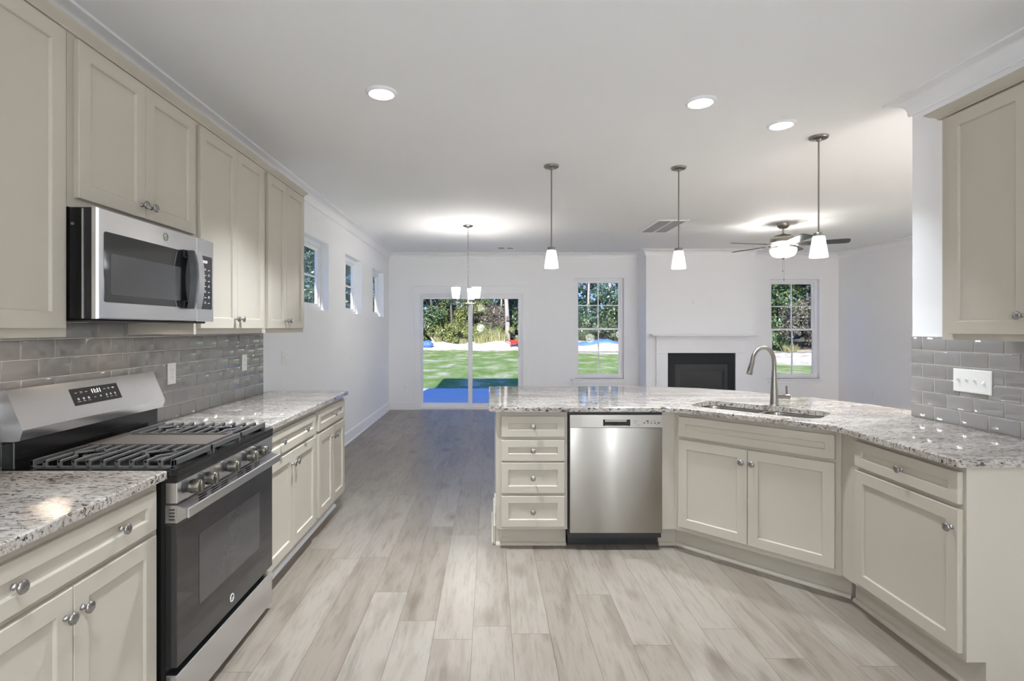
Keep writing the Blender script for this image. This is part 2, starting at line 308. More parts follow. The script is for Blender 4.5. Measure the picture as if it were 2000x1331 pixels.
# ---------------------------------------------------------------- mesh builder
class MB:
    def __init__(s, X=None): s.v = []; s.f = []; s.X = X
    def add(s, vs, fs):
        b = len(s.v)
        s.v += [(s.X @ Vector(p)) if s.X is not None else Vector(p) for p in vs]
        s.f += [tuple(b+i for i in f) for f in fs]
        return s
    def bm(s, bm):
        bm.verts.ensure_lookup_table(); bm.verts.index_update()
        s.add([tuple(v.co) for v in bm.verts], [[v.index for v in f.verts] for f in bm.faces]); bm.free(); return s
    def box(s, x0, x1, y0, y1, z0, z1, bev=0., seg=1):
        if not bev:
            return s.add([(x0, y0, z0), (x1, y0, z0), (x1, y1, z0), (x0, y1, z0), (x0, y0, z1), (x1, y0, z1), (x1, y1, z1), (x0, y1, z1)],
                         [(0, 3, 2, 1), (4, 5, 6, 7), (0, 1, 5, 4), (1, 2, 6, 5), (2, 3, 7, 6), (3, 0, 4, 7)])
        bm = bmesh.new(); bmesh.ops.create_cube(bm, size=1)
        for v in bm.verts: v.co = Vector(((x0+x1)/2+v.co.x*(x1-x0), (y0+y1)/2+v.co.y*(y1-y0), (z0+z1)/2+v.co.z*(z1-z0)))
        bmesh.ops.bevel(bm, geom=bm.edges[:], offset=bev, segments=seg, affect='EDGES', profile=.5)
        return s.bm(bm)
    def rings(s, rs, cap0=True, cap1=True, closed=False):
        k = len(rs[0]); vs = [p for r in rs for p in r]; fs = []
        n = len(rs)
        for i in range(n if closed else n-1):
            j = (i+1) % n
            for a in range(k):
                b = (a+1) % k
                fs.append((i*k+a, i*k+b, j*k+b, j*k+a))
        if not closed:
            if cap0: fs.append(tuple(range(k))[::-1])
            if cap1: fs.append(tuple((n-1)*k+a for a in range(k)))
        return s.add(vs, fs)
    def lathe(s, prof, c=(0, 0, 0), axis=(0, 0, 1), seg=24, cap0=True, cap1=True):
        ax = Vector(axis).normalized(); t = Vector((1, 0, 0)) if abs(ax.x) < .8 else Vector((0, 1, 0))
        u = ax.cross(t).normalized(); w = ax.cross(u); c = Vector(c)
        rs = []
        for r, z in prof:
            r = max(r, 1e-5)
            rs.append([tuple(c+ax*z+(u*math.cos(2*PI*a/seg)+w*math.sin(2*PI*a/seg))*r) for a in range(seg)])
        return s.rings(rs, cap0, cap1)
    def tube(s, pts, r, seg=10, closed=False, caps=True):
        pts = [Vector(p) for p in pts]; n = len(pts); rs = []
        rad = r if isinstance(r, (list, tuple)) else [r]*n
        prev = None
        for i, p in enumerate(pts):
            if closed: d = (pts[(i+1) % n]-pts[i-1])
            else: d = (pts[min(i+1, n-1)]-pts[max(i-1, 0)])
            d.normalize()
            if prev is None:
                t = Vector((0, 0, 1)) if abs(d.z) < .9 else Vector((1, 0, 0))
                u = d.cross(t).normalized()
            else:
                u = (prev-d*prev.dot(d)).normalized()
            prev = u; w = d.cross(u)
            rs.append([tuple(p+(u*math.cos(2*PI*a/seg)+w*math.sin(2*PI*a/seg))*rad[i]) for a in range(seg)])
        return s.rings(rs, caps, caps, closed)
    def prism(s, poly, z0, z1, holes=(), ease=0.):
        """poly in xy, extruded in z; holes are loops; ease chamfers the outer top edge"""
        def inset(pl, d):
            out = []; n = len(pl)
            A = sum(pl[i][0]*pl[(i+1) % n][1]-pl[(i+1) % n][0]*pl[i][1] for i in range(n))
            sg = 1 if A > 0 else -1
            for i in range(n):
                p0, p1, p2 = Vector(pl[i-1]), Vector(pl[i]), Vector(pl[(i+1) % n])
                d1 = (p1-p0).normalized(); d2 = (p2-p1).normalized()
                n1 = Vector((-d1.y, d1.x))*sg; n2 = Vector((-d2.y, d2.x))*sg
                b = (n1+n2); b = b/max(.3, b.dot(n1)) if b.length > 1e-6 else n1
                out.append(tuple(p1+b*d))
            return out
        top = inset(poly, ease) if ease else list(poly)
        loops = [top]+[list(h) for h in holes]
        tris = tessellate_polygon([[Vector((p[0], p[1], 0)) for p in lp] for lp in loops])
        flat = [p for lp in loops for p in lp]
        b0 = [p for lp in ([list(poly)]+[list(h) for h in holes]) for p in lp]
        s.add([(p[0], p[1], z1) for p in flat], [tuple(t) for t in tris])
        s.add([(p[0], p[1], z0) for p in b0], [tuple(t)[::-1] for t in tris])
        for k, lp in enumerate([list(poly)]+[list(h) for h in holes]):
            n = len(lp)
            lev = [(lp, z0)]
            if k == 0 and ease: lev += [(lp, z1-ease), (top, z1)]
            else: lev += [(lp, z1)]
            vs = [(p[0], p[1], z) for l_, z in lev for p in l_]
            fs = []
            for q in range(len(lev)-1):
                for i in range(n):
                    j = (i+1) % n
                    fs.append((q*n+i, q*n+j, (q+1)*n+j, (q+1)*n+i))
            s.add(vs, fs)
        return s
    def sweep(s, path, prof, z, closed=False):
        """profile points (p,h): p = offset to the left of the path direction, h = height above z"""
        n = len(path); rs = []
        for i in range(n):
            P = Vector(path[i])
            dirs = []
            if closed or i > 0: dirs.append((P-Vector(path[i-1])).normalized())
            if closed or i < n-1: dirs.append((Vector(path[(i+1) % n])-P).normalized())
            ns = [Vector((-d.y, d.x)) for d in dirs]
            b = ns[0] if len(ns) == 1 else (ns[0]+ns[1])/max(.2, (ns[0]+ns[1]).dot(ns[0]))
            rs.append([(P.x+b.x*p, P.y+b.y*p, z+h) for p, h in prof])
        return s.rings(rs, True, True, closed)
    def quadstrip(s, *a): pass
    def build(s, name, mat, parent=None, loc=None, ang=35, smooth=True):
        me = bpy.data.meshes.new(name)
        base = Vector((0, 0, 0))
        if parent is not None:
            p = parent
            while p is not None: base += p.location; p = p.parent
        L = Vector(loc) if loc is not None else Vector((0, 0, 0))
        me.from_pydata([tuple(v-base-L) for v in s.v], [], s.f)
        bm = bmesh.new(); bm.from_mesh(me)
        bmesh.ops.remove_doubles(bm, verts=bm.verts, dist=1e-6)
        bmesh.ops.recalc_face_normals(bm, faces=bm.faces)
        if smooth:
            lim = math.radians(ang)
            for f in bm.faces: f.smooth = True
            for e in bm.edges:
                e.smooth = len(e.link_faces) == 2 and e.calc_face_angle(9) < lim
        bm.to_mesh(me); bm.free()
        me.materials.append(M[mat] if isinstance(mat, str) else mat)
        o = bpy.data.objects.new(name, me); COL.objects.link(o)
        o.location = L
        if parent is not None: o.parent = parent
        return o
def tag(o, label=None, cat=None, group=None, kind=None):
    if label: o['label'] = label
    if cat: o['category'] = cat
    if group: o['group'] = group
    if kind: o['kind'] = kind
    return o
def thing(name, label, cat, loc=(0, 0, 0), group=None):
    o = bpy.data.objects.new(name, None); COL.objects.link(o); o.location = loc; o.empty_display_size = .05
    return tag(o, label, cat, group)
def struct(name, mb, mat, label, cat=None, loc=None, **kw):
    o = mb.build(name, mat, loc=loc, **kw)
    return tag(o, label, cat or name.split('_')[0], None, 'structure')
def frame(ox, oy, a, n, oz=0.):
    """local (u along face, v outward, z) -> world"""
    a = Vector(a).normalized(); n = Vector(n).normalized()
    return Matrix(((a.x, n.x, 0, ox), (a.y, n.y, 0, oy), (0, 0, 1, oz), (0, 0, 0, 1)))
def loc_of(X, u=0, v=0, z=0): return tuple(X @ Vector((u, v, z)))
def text_faces(body, size, align='CENTER'):
    cu = bpy.data.curves.new('txt', 'FONT'); cu.body = body; cu.size = size; cu.align_x = align; cu.align_y = 'CENTER'; cu.resolution_u = 3
    o = bpy.data.objects.new('txt', cu); COL.objects.link(o)
    dg = bpy.context.evaluated_depsgraph_get(); dg.update()
    me = bpy.data.meshes.new_from_object(o.evaluated_get(dg))
    vs = [tuple(v.co) for v in me.vertices]; fs = [tuple(p.vertices) for p in me.polygons]
    bpy.data.objects.remove(o); bpy.data.curves.remove(cu); bpy.data.meshes.remove(me)
    return vs, fs
# ================================================================ SETTING
WL, WR, WF, WB, XR = -1.774, 2.427, 9.26, -2.6, 6.12
CEIL = 2.745; WT = .15; STUB = 3.03; STX = 2.56; LF = 1.0
struct('floor', MB().box(WL-.01, XR+.01, WB-.01, WF+.02, -.05, 0), 'floor', 'greige wood plank floor running to the sliding door')
struct('ceiling', MB().box(WL-WT, XR+WT, WB-WT, WF+WT, CEIL, CEIL+.15), 'ceiling', 'smooth white ceiling over kitchen and living area')

def cells(a0, a1, b0, b1, holes):
    xs = sorted({a0, a1, *[h[0] for h in holes], *[h[1] for h in holes]}); zs = sorted({b0, b1, *[h[2] for h in holes], *[h[3] for h in holes]})
    for i in range(len(xs)-1):
        run = None
        for j in range(len(zs)-1):
            cx, cz = (xs[i]+xs[i+1])/2, (zs[j]+zs[j+1])/2
            solid = not any(h[0] < cx < h[1] and h[2] < cz < h[3] for h in holes)
            if solid:
                run = (run[0], zs[j+1]) if run else (zs[j], zs[j+1])
            if (not solid or j == len(zs)-2) and run:
                yield xs[i], xs[i+1], run[0], run[1]; run = None
def wall_y(y0, y1, x0, x1, holes=()):
    mb = MB()
    for a, b, c, d in cells(x0, x1, 0, CEIL, holes): mb.box(a, b, y0, y1, c, d)
    return mb
def wall_x(x0, x1, y0, y1, holes=()):
    mb = MB()
    for a, b, c, d in cells(y0, y1, 0, CEIL, holes): mb.box(x0, x1, a, b, c, d)
    return mb
DOOR = (-1.232, .584, 0, 2.031)
WA = (1.485, 2.355, .541, 2.312); WBW = (4.915, 5.785, .541, 2.290)
LW = [(4.98, 5.80, 1.618, 2.347), (6.475, 7.29, 1.618, 2.347), (7.985, 8.80, 1.618, 2.347)]
RW = [(1.3, 3.0, .30, 2.45), (3.3, 5.0, .30, 2.45), (5.3, 7.0, .30, 2.45)]  # side openings out of view, added to let in daylight
struct('wall_back', wall_y(WF, WF+WT, WL-WT, XR+WT, [DOOR, WA, WBW]), 'wall', 'white far wall with sliding door and two tall windows', smooth=False)
struct('wall_left', wall_x(WL-WT, WL, WB-WT, WF, LW), 'wall', 'long white wall with three small high windows', smooth=False)
struct('wall_right', wall_x(XR, XR+WT, LF-WT, WF, RW), 'wall', 'white side wall of the living area past the fireplace', smooth=False)
struct('wall_kitchen', MB().box(WR, STX, WB, STUB, 0, CEIL), 'wall', 'short white wall behind the right upper cabinet and light switches', smooth=False)
struct('wall_front', MB().box(WL-WT, STX, WB-WT, WB, 0, CEIL), 'wall', 'white kitchen wall behind the viewer', smooth=False)
struct('wall_living', MB().box(STX, XR, LF-WT, LF, 0, CEIL), 'wall', 'white near wall of the living area', smooth=False)
BX0, BX1, BY = 2.615, 4.42, 8.83
mb = MB()
for a, b, c, d in cells(BX0, BX1, 0, CEIL, [(3.05, 4.02, .10, .90)]): mb.box(a, b, BY, WF, c, d)
struct('wall_chimney', mb, 'wall', 'white chimney breast standing forward above the fireplace', smooth=False)

# crown moulding and baseboards
CP = [(0, 0), (0, -.100), (.012, -.100), (.016, -.090)] + [(.016+.074*(1-math.cos(t)), -.086+.072*math.sin(t)) for t in [PI/2*k/8 for k in range(9)]] + [(.098, -.012), (.100, 0)]
room = [(WL, WF), (WL, WB), (WR, WB), (WR, STUB), (STX, STUB), (STX, LF), (XR, LF), (XR, WF), (BX1, WF), (BX1, BY), (BX0, BY), (BX0, WF)]
struct('trim_1', MB().sweep(room, CP, CEIL-.0005, True), 'trim', 'white coved crown moulding around the ceiling', 'moulding')
BP = [(0, 0), (.024, 0), (.022, .014), (.013, .018), (.013, .120), (.010, .136), (.004, .142), (0, .142)]
struct('baseboard_left', MB().sweep([(WL, WF), (WL, 4.24)], BP, 0), 'trim', 'tall white baseboard below the three high windows', 'baseboard')
struct('baseboard_back', MB().sweep([(-1.332, WF), (WL, WF)], BP, 0), 'trim', 'short white baseboard between corner and sliding door', 'baseboard')
struct('baseboard_center', MB().sweep([(BX0, BY), (BX0, WF), (.686, WF)], BP, 0), 'trim', 'white baseboard under the window beside the sliding door', 'baseboard')
struct('baseboard_right', MB().sweep([(STX, STUB), (STX, LF), (XR, LF), (XR, WF), (BX1, WF), (BX1, BY)], BP, 0), 'trim', 'white baseboard along the living area side wall', 'baseboard')

# ---------------------------------------------------------------- windows
def window(name, label, X, w, z0, z1, rec, stool=True, lites='double'):
    """X: u along the wall seen from the room, v out into the room"""
    fr = MB(X); b = .045; f0, f1 = -rec-.055, -rec
    fr.box(0, b, f0, f1, z0, z1); fr.box(w-b, w, f0, f1, z0, z1); fr.box(b, w-b, f0, f1, z0, z0+b); fr.box(b, w-b, f0, f1, z1-b, z1)
    root = tag(fr.build(name, 'trim', loc=loc_of(X, w/2, -rec, z0), smooth=False), label, 'window', None, 'structure')
    def sash(u0, u1, a0, a1, v0, v1, cols, rows, rail=.034):
        s = MB(X)
        s.box(u0, u0+rail, v0, v1, a0, a1); s.box(u1-rail, u1, v0, v1, a0, a1); s.box(u0+rail, u1-rail, v0, v1, a0, a0+rail); s.box(u0+rail, u1-rail, v0, v1, a1-rail, a1)
        so = s.build('sash', 'trim', root, smooth=False)
        g = MB(X); vm = (v0+v1)/2
        for i in range(1, cols):
            c = u0+rail+(u1-u0-2*rail)*i/cols; g.box(c-.009, c+.009, vm-.009, vm+.009, a0+rail, a1-rail)
        for i in range(1, rows):
            c = a0+rail+(a1-a0-2*rail)*i/rows; g.box(u0+rail, u1-rail, vm-.0085, vm+.0085, c-.009, c+.009)
        if g.v: g.build('muntin', 'trim', so, smooth=False)
        MB(X).box(u0+rail, u1-rail, vm-.002, vm+.002, a0+rail, a1-rail).build('pane', 'glass', so, smooth=False)
    zm = (z0+z1)/2-.01
    if lites == 'double':
        sash(b, w-b, zm-.017, z1-b, f0+.004, f0+.026, 2, 2)
        sash(b, w-b, z0+b, zm+.017, f0+.028, f0+.052, 2, 2)
    else:
        sash(b, w-b, z0+b, z1-b, f0+.01, f0+.04, 1, 2, .03)
    if stool:
        s = MB(X); s.box(.0, w, -rec, 0, z0-.02, z0); s.box(-.055, w+.055, .0005, .045, z0-.02, z0, .003)
        s.build('window_sill', 'trim', root)
        MB(X).box(-.035, w+.035, .0005, .016, z0-.085, z0-.0205, .003).build('apron', 'trim', root)
    return root
XB = lambda x0: frame(x0, WF, (1, 0, 0), (0, -1, 0))
window('window_1', 'tall eight-pane window nearest the sliding door', XB(WA[0]), WA[1]-WA[0], WA[2], WA[3], .07)
window('window_2', 'tall eight-pane window between fireplace and side wall', XB(WBW[0]), WBW[1]-WBW[0], WBW[2], WBW[3], .07)
XL = lambda y0: frame(WL, y0, (0, 1, 0), (1, 0, 0))
for i, (h, t) in enumerate(zip(LW, ('small high window partly hidden behind the last upper cabinet', 'small high window in the middle of the three on the long wall', 'small high window closest to the far corner'))):
    window('window_%d' % (i+3), t, XL(h[0]), h[1]-h[0], h[2], h[3], .085, False, 'single')
XRW = lambda y1: frame(XR, y1, (0, -1, 0), (-1, 0, 0))  # unseen side windows, added for the daylight they bring
window('window_6', 'added unseen living area side window closer to the fireplace', XRW(RW[2][1]), RW[2][1]-RW[2][0], RW[2][2], RW[2][3], .07)
window('window_7', 'added unseen living area side window closer to the near wall', XRW(RW[0][1]), RW[0][1]-RW[0][0], RW[0][2], RW[0][3], .07)

window('window_8', 'middle one of the added unseen living area side windows', XRW(RW[1][1]), RW[1][1]-RW[1][0], RW[1][2], RW[1][3], .07)

# ---------------------------------------------------------------- sliding door
X = XB(0)
fr = MB(X); a0, a1, zt = DOOR[0], DOOR[1], DOOR[3]
fr.box(a0, a0+.03, -.13, -.005, 0, zt); fr.box(a1-.03, a1, -.13, -.005, 0, zt); fr.box(a0+.03, a1-.03, -.13, -.005, zt-.035, zt); fr.box(a0+.03, a1-.03, -.13, -.005, .0, .035)
root = tag(fr.build('door_1', 'trim', loc=(-.32, WF, 0), smooth=False), 'white two-panel sliding glass door to the yard', 'door', None, 'structure')
cs = MB(X)
cs.box(a0-.098, a0+.004, 0.0005, .018, 0, zt, .002); cs.box(a1-.004, a1+.098, .0005, .018, 0, zt, .002)
cs.build('casing', 'trim', root)
hd = MB(X); hd.box(a0-.108, a1+.108, .0005, .022, zt, zt+.13, .002); hd.box(a0-.122, a1+.122, .0005, .036, zt+.13, zt+.15, .003)
hd.build('header', 'trim', root)
def panel(u0, u1, v0, v1, s0, s1):
    s = MB(X); s.box(u0, u0+s0, v0, v1, .035, zt-.035); s.box(u1-s1, u1, v0, v1, .035, zt-.035)
    s.box(u0+s0, u1-s1, v0, v1, .035, .108); s.box(u0+s0, u1-s1, v0, v1, zt-.084, zt-.035)
    p = s.build('door_panel', 'trim', root, smooth=False); vm = (v0+v1)/2
    MB(X).box(u0+s0, u1-s1, vm-.003, vm+.003, .108, zt-.084).build('pane', 'glass', p, smooth=False)
    return p
panel(a0+.03, -.310, -.115, -.080, .016, .072)
pr = panel(-.385, a1-.03, -.060, -.025, .072, .056)
hb = MB(X); hb.box(.505, .530, -.0245, -.018, .90, 1.13, .003); hb.tube([(.517, -.020, .93), (.517, .02, .95), (.517, .028, .99), (.517, .028, 1.04), (.517, .02, 1.08), (.517, -.020, 1.10)], .008, 8)
hb.build('handle', 'white_pl', pr)

# ---------------------------------------------------------------- fireplace and mantel
root = thing('fireplace', 'black gas fireplace set into the white chimney breast', 'fireplace', (3.53, BY, 0))
s = MB()
for a, b, c, d in cells(2.966, 4.095, .0, 1.015, [(3.095, 3.98, .14, .825)]): s.box(a, b, BY-.012, BY-.0005, c, d)
s.build('surround', 'firebox', root, smooth=False)
s = MB()
for a, b, c, d in cells(3.096, 3.979, .141, .824, [(3.16, 3.915, .21, .755)]): s.box(a, b, BY-.004, BY+.02, c, d)
for a, b, c, d in cells(3.16, 3.915, .21, .755, [(3.185, 3.89, .235, .712)]): s.box(a, b, BY+.008, BY+.03, c, d)
s.build('frame', 'black_m', root, smooth=False)
MB().box(3.186, 3.889, BY+.018, BY+.023, .236, .711).build('glass', 'fglass', root)
s = MB()
s.box(3.10, 3.97, BY+.36, BY+.37, .12, .88); s.box(3.10, 3.11, BY+.032, BY+.36, .12, .88); s.box(3.96, 3.97, BY+.032, BY+.36, .12, .88); s.box(3.11, 3.96, BY+.032, BY+.36, .12, .13); s.box(3.11, 3.96, BY+.032, BY+.36, .87, .88)
s.build('firebox', 'black_m', root, smooth=False)
root = thing('mantel', 'white mantelpiece framing the black fireplace', 'mantel', (3.53, BY, 0))
s = MB(); s.box(2.668, 4.385, BY-.185, BY-.0005, 1.300, 1.334, .004)
s.build('shelf', 'trim', root)
MB().sweep([(4.285, BY-.0005), (4.285, BY-.045), (2.765, BY-.045), (2.765, BY-.0005)][::1], [(0, 0), (0, .075), (-.10, .075), (-.10, .066), (-.06, .058), (-.03, .035), (-.012, .012), (-.012, 0)], 1.225).build('mantel_crown', 'trim', root)
MB().box(2.775, 4.275, BY-.045, BY-.0005, 1.016, 1.225, .002).build('frieze', 'trim', root)
for x0, x1 in ((2.775, 2.965), (4.096, 4.275)):
    s = MB(); s.box(x0, x1, BY-.040, BY-.0005, 0, 1.0155, .002); s.box(x0-.012, x1+.0 if x0 < 3 else x1+.012, BY-.052, BY-.0405, 0, .16, .002)
    s.build('pilaster', 'trim', root)
# ================================================================ KITCHEN
CT, CB = .923, .893           # counter top / underside
FXL = -1.175                  # face-frame plane of the left base run
def shaker(mb, u0, u1, z0, z1, st=.055, t=.02, v0=0.):
    L = [(0, v0), (0, v0+t-.002), (.002, v0+t), (st-.001, v0+t), (st+.001, v0+t-.001), (st+.004, v0+t-.0095)]
    mb.rings([[(u0+i, v, z0+i), (u1-i, v, z0+i), (u1-i, v, z1-i), (u0+i, v, z1-i)] for i, v in L])
    return mb
KN = [(.0085, 0), (.0085, .003), (.006, .005), (.0048, .011), (.0055, .016), (.0105, .019), (.0160, .0215), (.0172, .0245), (.0160, .0275), (.011, .0298), (.004, .0308)]
def knob(X, u, z, parent, v=.02):
    return MB(X).lathe([(r, v+.0002+h) for r, h in [(a, b) for a, b in KN]], (u, 0, z), (0, 1, 0), 20).build('knob', 'pewter', parent, ang=50)
def add_front(root, X, kind, u0, u1, z0, z1, knobs, st=.055, v0=0.0008):
    o = shaker(MB(X), u0, u1, z0, z1, st, .02, v0).build('drawer_front' if kind == 'drawer' else ('false_front' if kind == 'false' else 'door'), 'cab', root, ang=20)
    for ku, kz in knobs: knob(X, ku, kz, o)
    return o
QR = [(0, 0), (.018, 0), (.017, .008), (.012, .015), (.005, .019), (0, .020)]
def base_cab(label, X, w, depth, fronts, zb=.115, mould=True, name='base_cabinet', group=None):
    root = thing(name, label, 'cabinet', loc_of(X, w/2, -depth/2, 0), group)
    MB(X).box(.0005, w-.0005, -depth, 0, zb, CB-.0005).build('carcass', 'cab', root, smooth=False)
    MB(X).box(.0005, w-.0005, -depth, -.075, 0.0005, zb).build('toe_kick', 'cab', root, smooth=False)
    if mould:
        s = MB(X); s.rings([[(u, -.0748+p, .0006+h) for p, h in QR] for u in (.0005, w-.0005)]); s.build('toe_moulding', 'trim' if mould == 'w' else 'cab', root)
    for f in fronts: add_front(root, X, *f)
    return root
DL = WL+.001
dep = FXL-DL
Xl = lambda y0: frame(FXL, y0, (0, 1, 0), (1, 0, 0))
def two_door(w, drawer=True, dk=2, mid=None, g=.03, zdr=(.729, .862), zdo=(.142, .709)):
    m = mid if mid else w/2
    zk = .798
    kn = [(m-.185, zk), (m+.185, zk)] if dk == 2 else [(m, zk)]
    return [('drawer', g, w-g, zdr[0], zdr[1], kn, .045), ('door', g, m-.0015, zdo[0], zdo[1], [(m-.030, .636)]), ('door', m+.0015, w-g, zdo[0], zdo[1], [(m+.030, .636)])]
w = 1.857-1.062
base_cab('base cabinet nearest the viewer, left of the gas range, with a drawer over two doors', Xl(1.062), w, dep, two_door(w, mid=.4005), mould='w')
w = 3.527-2.693
base_cab('base cabinet directly beyond the gas range, two knobs on its drawer', Xl(2.693), w, dep, two_door(w, mid=.407), mould='w')
w = 4.225-3.5275
base_cab('base cabinet at the far end of the range run, one knob on its drawer', Xl(3.5275), w, dep, two_door(w, dk=1, mid=.357, g=.035), mould='w')

def counter(name, label, mb):
    return tag(mb.build(name, 'granite', loc=None, ang=30), label, 'countertop')
counter('countertop', 'short speckled granite countertop left of the gas range', MB().prism([(DL, 1.0), (-1.14, 1.0), (-1.14, 1.861), (DL, 1.861)], CB, CT, ease=.004))
counter('countertop', 'long speckled granite countertop beyond the gas range along the tiled wall', MB().prism([(DL, 2.692), (-1.14, 2.692), (-1.14, 4.246), (DL, 4.246)], CB, CT, ease=.004))

# ---- upper cabinets, left wall
FXU = -1.446
Xu = lambda y0: frame(FXU, y0, (0, 1, 0), (1, 0, 0))
def upper_cab(label, X, w, depth, zb, zt, doors, name='upper_cabinet', light=.018):
    root = thing(name, label, 'cabinet', loc_of(X, w/2, -depth/2, zb))
    s = MB(X); s.box(.0005, w-.0005, -depth, 0, zb+light, zt)
    s.box(.0005, w-.0005, -.019, 0, zb, zb+light); s.box(.0005, .018, -depth, -.019, zb, zb+light); s.box(w-.018, w-.0005, -depth, -.019, zb, zb+light)
    s.build('carcass', 'cab', root, smooth=False)
    for u0, u1, z0, z1, kn in doors: add_front(root, X, 'door', u0, u1, z0, z1, kn)
    return root
du = FXU-DL; ZT = 2.443; ZD = 2.429
upper_cab('upper cabinet nearest the viewer on the range wall, left of the microwave', Xu(1.04), .76, du, 1.396, ZT, [(.028, .379, 1.425, ZD, [(.35, 1.478)]), (.382, .732, 1.425, ZD, [(.411, 1.478)])])
upper_cab('short two-door upper cabinet directly above the microwave', Xu(1.8005), .7715, du, 1.8435, ZT, [(.029, .3845, 1.879, ZD, [(.356, 1.930)]), (.3875, .7515, 1.879, ZD, [(.416, 1.930)])])
upper_cab('tall two-door upper cabinet just right of the microwave', Xu(2.5725), .789, du, 1.396, ZT, [(.028, .4045, 1.425, ZD, [(.376, 1.478)]), (.4075, .760, 1.425, ZD, [(.436, 1.478)])])
upper_cab('tall two-door upper cabinet at the far end of the range wall', Xu(3.362), .716, du, 1.396, ZT, [(.031, .333, 1.425, ZD, [(.305, 1.478)]), (.336, .684, 1.425, ZD, [(.364, 1.478)])])
CC = [(0, 0), (.008, 0), (.008, .006), (.012, .012), (.022, .020), (.030, .030), (.030, .036), (0, .036)]
s = MB().sweep([(DL, 4.0785), (FXU-.0, 4.0785), (FXU, 1.04)][::-1], [(-p, h) for p, h in CC], ZT-.0)
s.box(DL, FXU, 1.04, 4.0785, ZT+.030, ZT+.0355)
tag(s.build('cabinet_crown', 'cab', ang=25), 'greige crown strip along the tops of the range wall upper cabinets', 'moulding')

# ---- backsplash tiles
def tiles(label, X, u0, u1, z0, zfun, uorg, zorg, first_half):
    TW, TH, G = .1575, .0763, .003
    root = thing('backsplash', label, 'backsplash', loc_of(X, (u0+u1)/2, 0, z0))
    s = MB(X); gr = MB(X)
    zmax = zfun(None)
    r = 0
    for seg in zfun('segs'):
        gr.box(seg[0], seg[1], .0005, .0070, z0, seg[2])
    gr.build('grout', 'grout', root, smooth=False)
    while zorg+r*TH < zmax:
        za = zorg+r*TH; zb_ = min(za+TH, zmax)
        off = uorg-(TW/2 if (r % 2) != first_half else 0)
        k = math.floor((u0-off)/TW)
        while off+k*TW < u1:
            a, b = off+k*TW, off+(k+1)*TW
            for sg in zfun('segs'):
                a_, b_ = max(a, sg[0]), min(b, sg[1]); t_ = min(zb_, sg[2])
                if b_-a_ < .012 or t_-za < .012: continue
                A, B, C, D = a_+G/2, b_-G/2, za+G/2, t_-G/2
                tx, tz = random.gauss(0, .0007), random.gauss(0, .0007)
                e = .006
                h = lambda u, z: .0105+(u-(A+B)/2)*tx*8+(z-(C+D)/2)*tz*8
                s.rings([[(A, .004, C), (B, .004, C), (B, .004, D), (A, .004, D)],
                         [(A, .0078, C), (B, .0078, C), (B, .0078, D), (A, .0078, D)],
                         [(A+.002, .0095, C+.002), (B-.002, .0095, C+.002), (B-.002, .0095, D-.002), (A+.002, .0095, D-.002)],
                         [(A+e, h(A, C), C+e), (B-e, h(B, C), C+e), (B-e, h(B, D), D-e), (A+e, h(A, D), D-e)]])
            k += 1
        r += 1
    s.build('tile', 'tile', root, ang=60)
    return root
XLt = frame(WL, 0, (0, 1, 0), (1, 0, 0))
def zl(q):
    if q is None: return 1.456
    return [(1.0, 1.8, 1.3955), (1.8, 2.5725, 1.456), (2.5725, 4.11, 1.3955)]
tiles('grey glazed subway tile backsplash behind the gas range', XLt, 1.0, 4.11, CT+.0006, zl, 4.11, CT+.001, 0)
XRt = frame(WR, STUB, (0, -1, 0), (-1, 0, 0))
def zr(q):
    if q is None: return 1.381
    return [(0, 1.4, 1.381)]
tiles('grey subway tile backsplash under the right upper cabinet', XRt, 0, 1.4, CT+.0006, zr, 0, CT+.001, 0)

# ---- right upper cabinet
XRu = frame(2.103, 2.4525, (0, -1, 0), (-1, 0, 0))
upper_cab('upper cabinet hanging alone on the short kitchen wall, over the light switches', XRu, .815, 2.426-2.103, 1.373, 2.398, [(.049, .418, 1.401, 2.386, [(.390, 1.476)]), (.421, .787, 1.401, 2.386, [(.449, 1.476)])])
s = MB().sweep([(2.426, 2.4530), (2.103, 2.4530), (2.103, 1.6375)], [(-p*1.6, h) for p, h in CC], 2.3985)
s.box(2.103, 2.426, 1.6375, 2.4525, 2.428, 2.434)
tag(s.build('cabinet_crown', 'cab', ang=25), 'greige crown strip on top of the lone right upper cabinet', 'moulding')

# ---- peninsula
FY = 3.40
Xp = frame(.0376, FY, (1, 0, 0), (0, -1, 0))
fr = []
for z0, z1 in ((.729, .862), (.575, .708), (.368, .5635), (.152, .350)):
    fr.append(('drawer', .035, .441, z0, z1, [(.238, (z0+z1)/2+.002)], .045))
root = base_cab('four-drawer base cabinet at the free end of the peninsula', Xp, .4615, .65, fr, zb=.13, mould=True)
s = MB(); s.box(.0226, .0375, FY+.078, FY+.65, .0005, .125, .003); s.box(.012, .0226, FY+.07, FY+.65, .0005, .02, .002)
s.build('side_baseboard', 'cab', root)
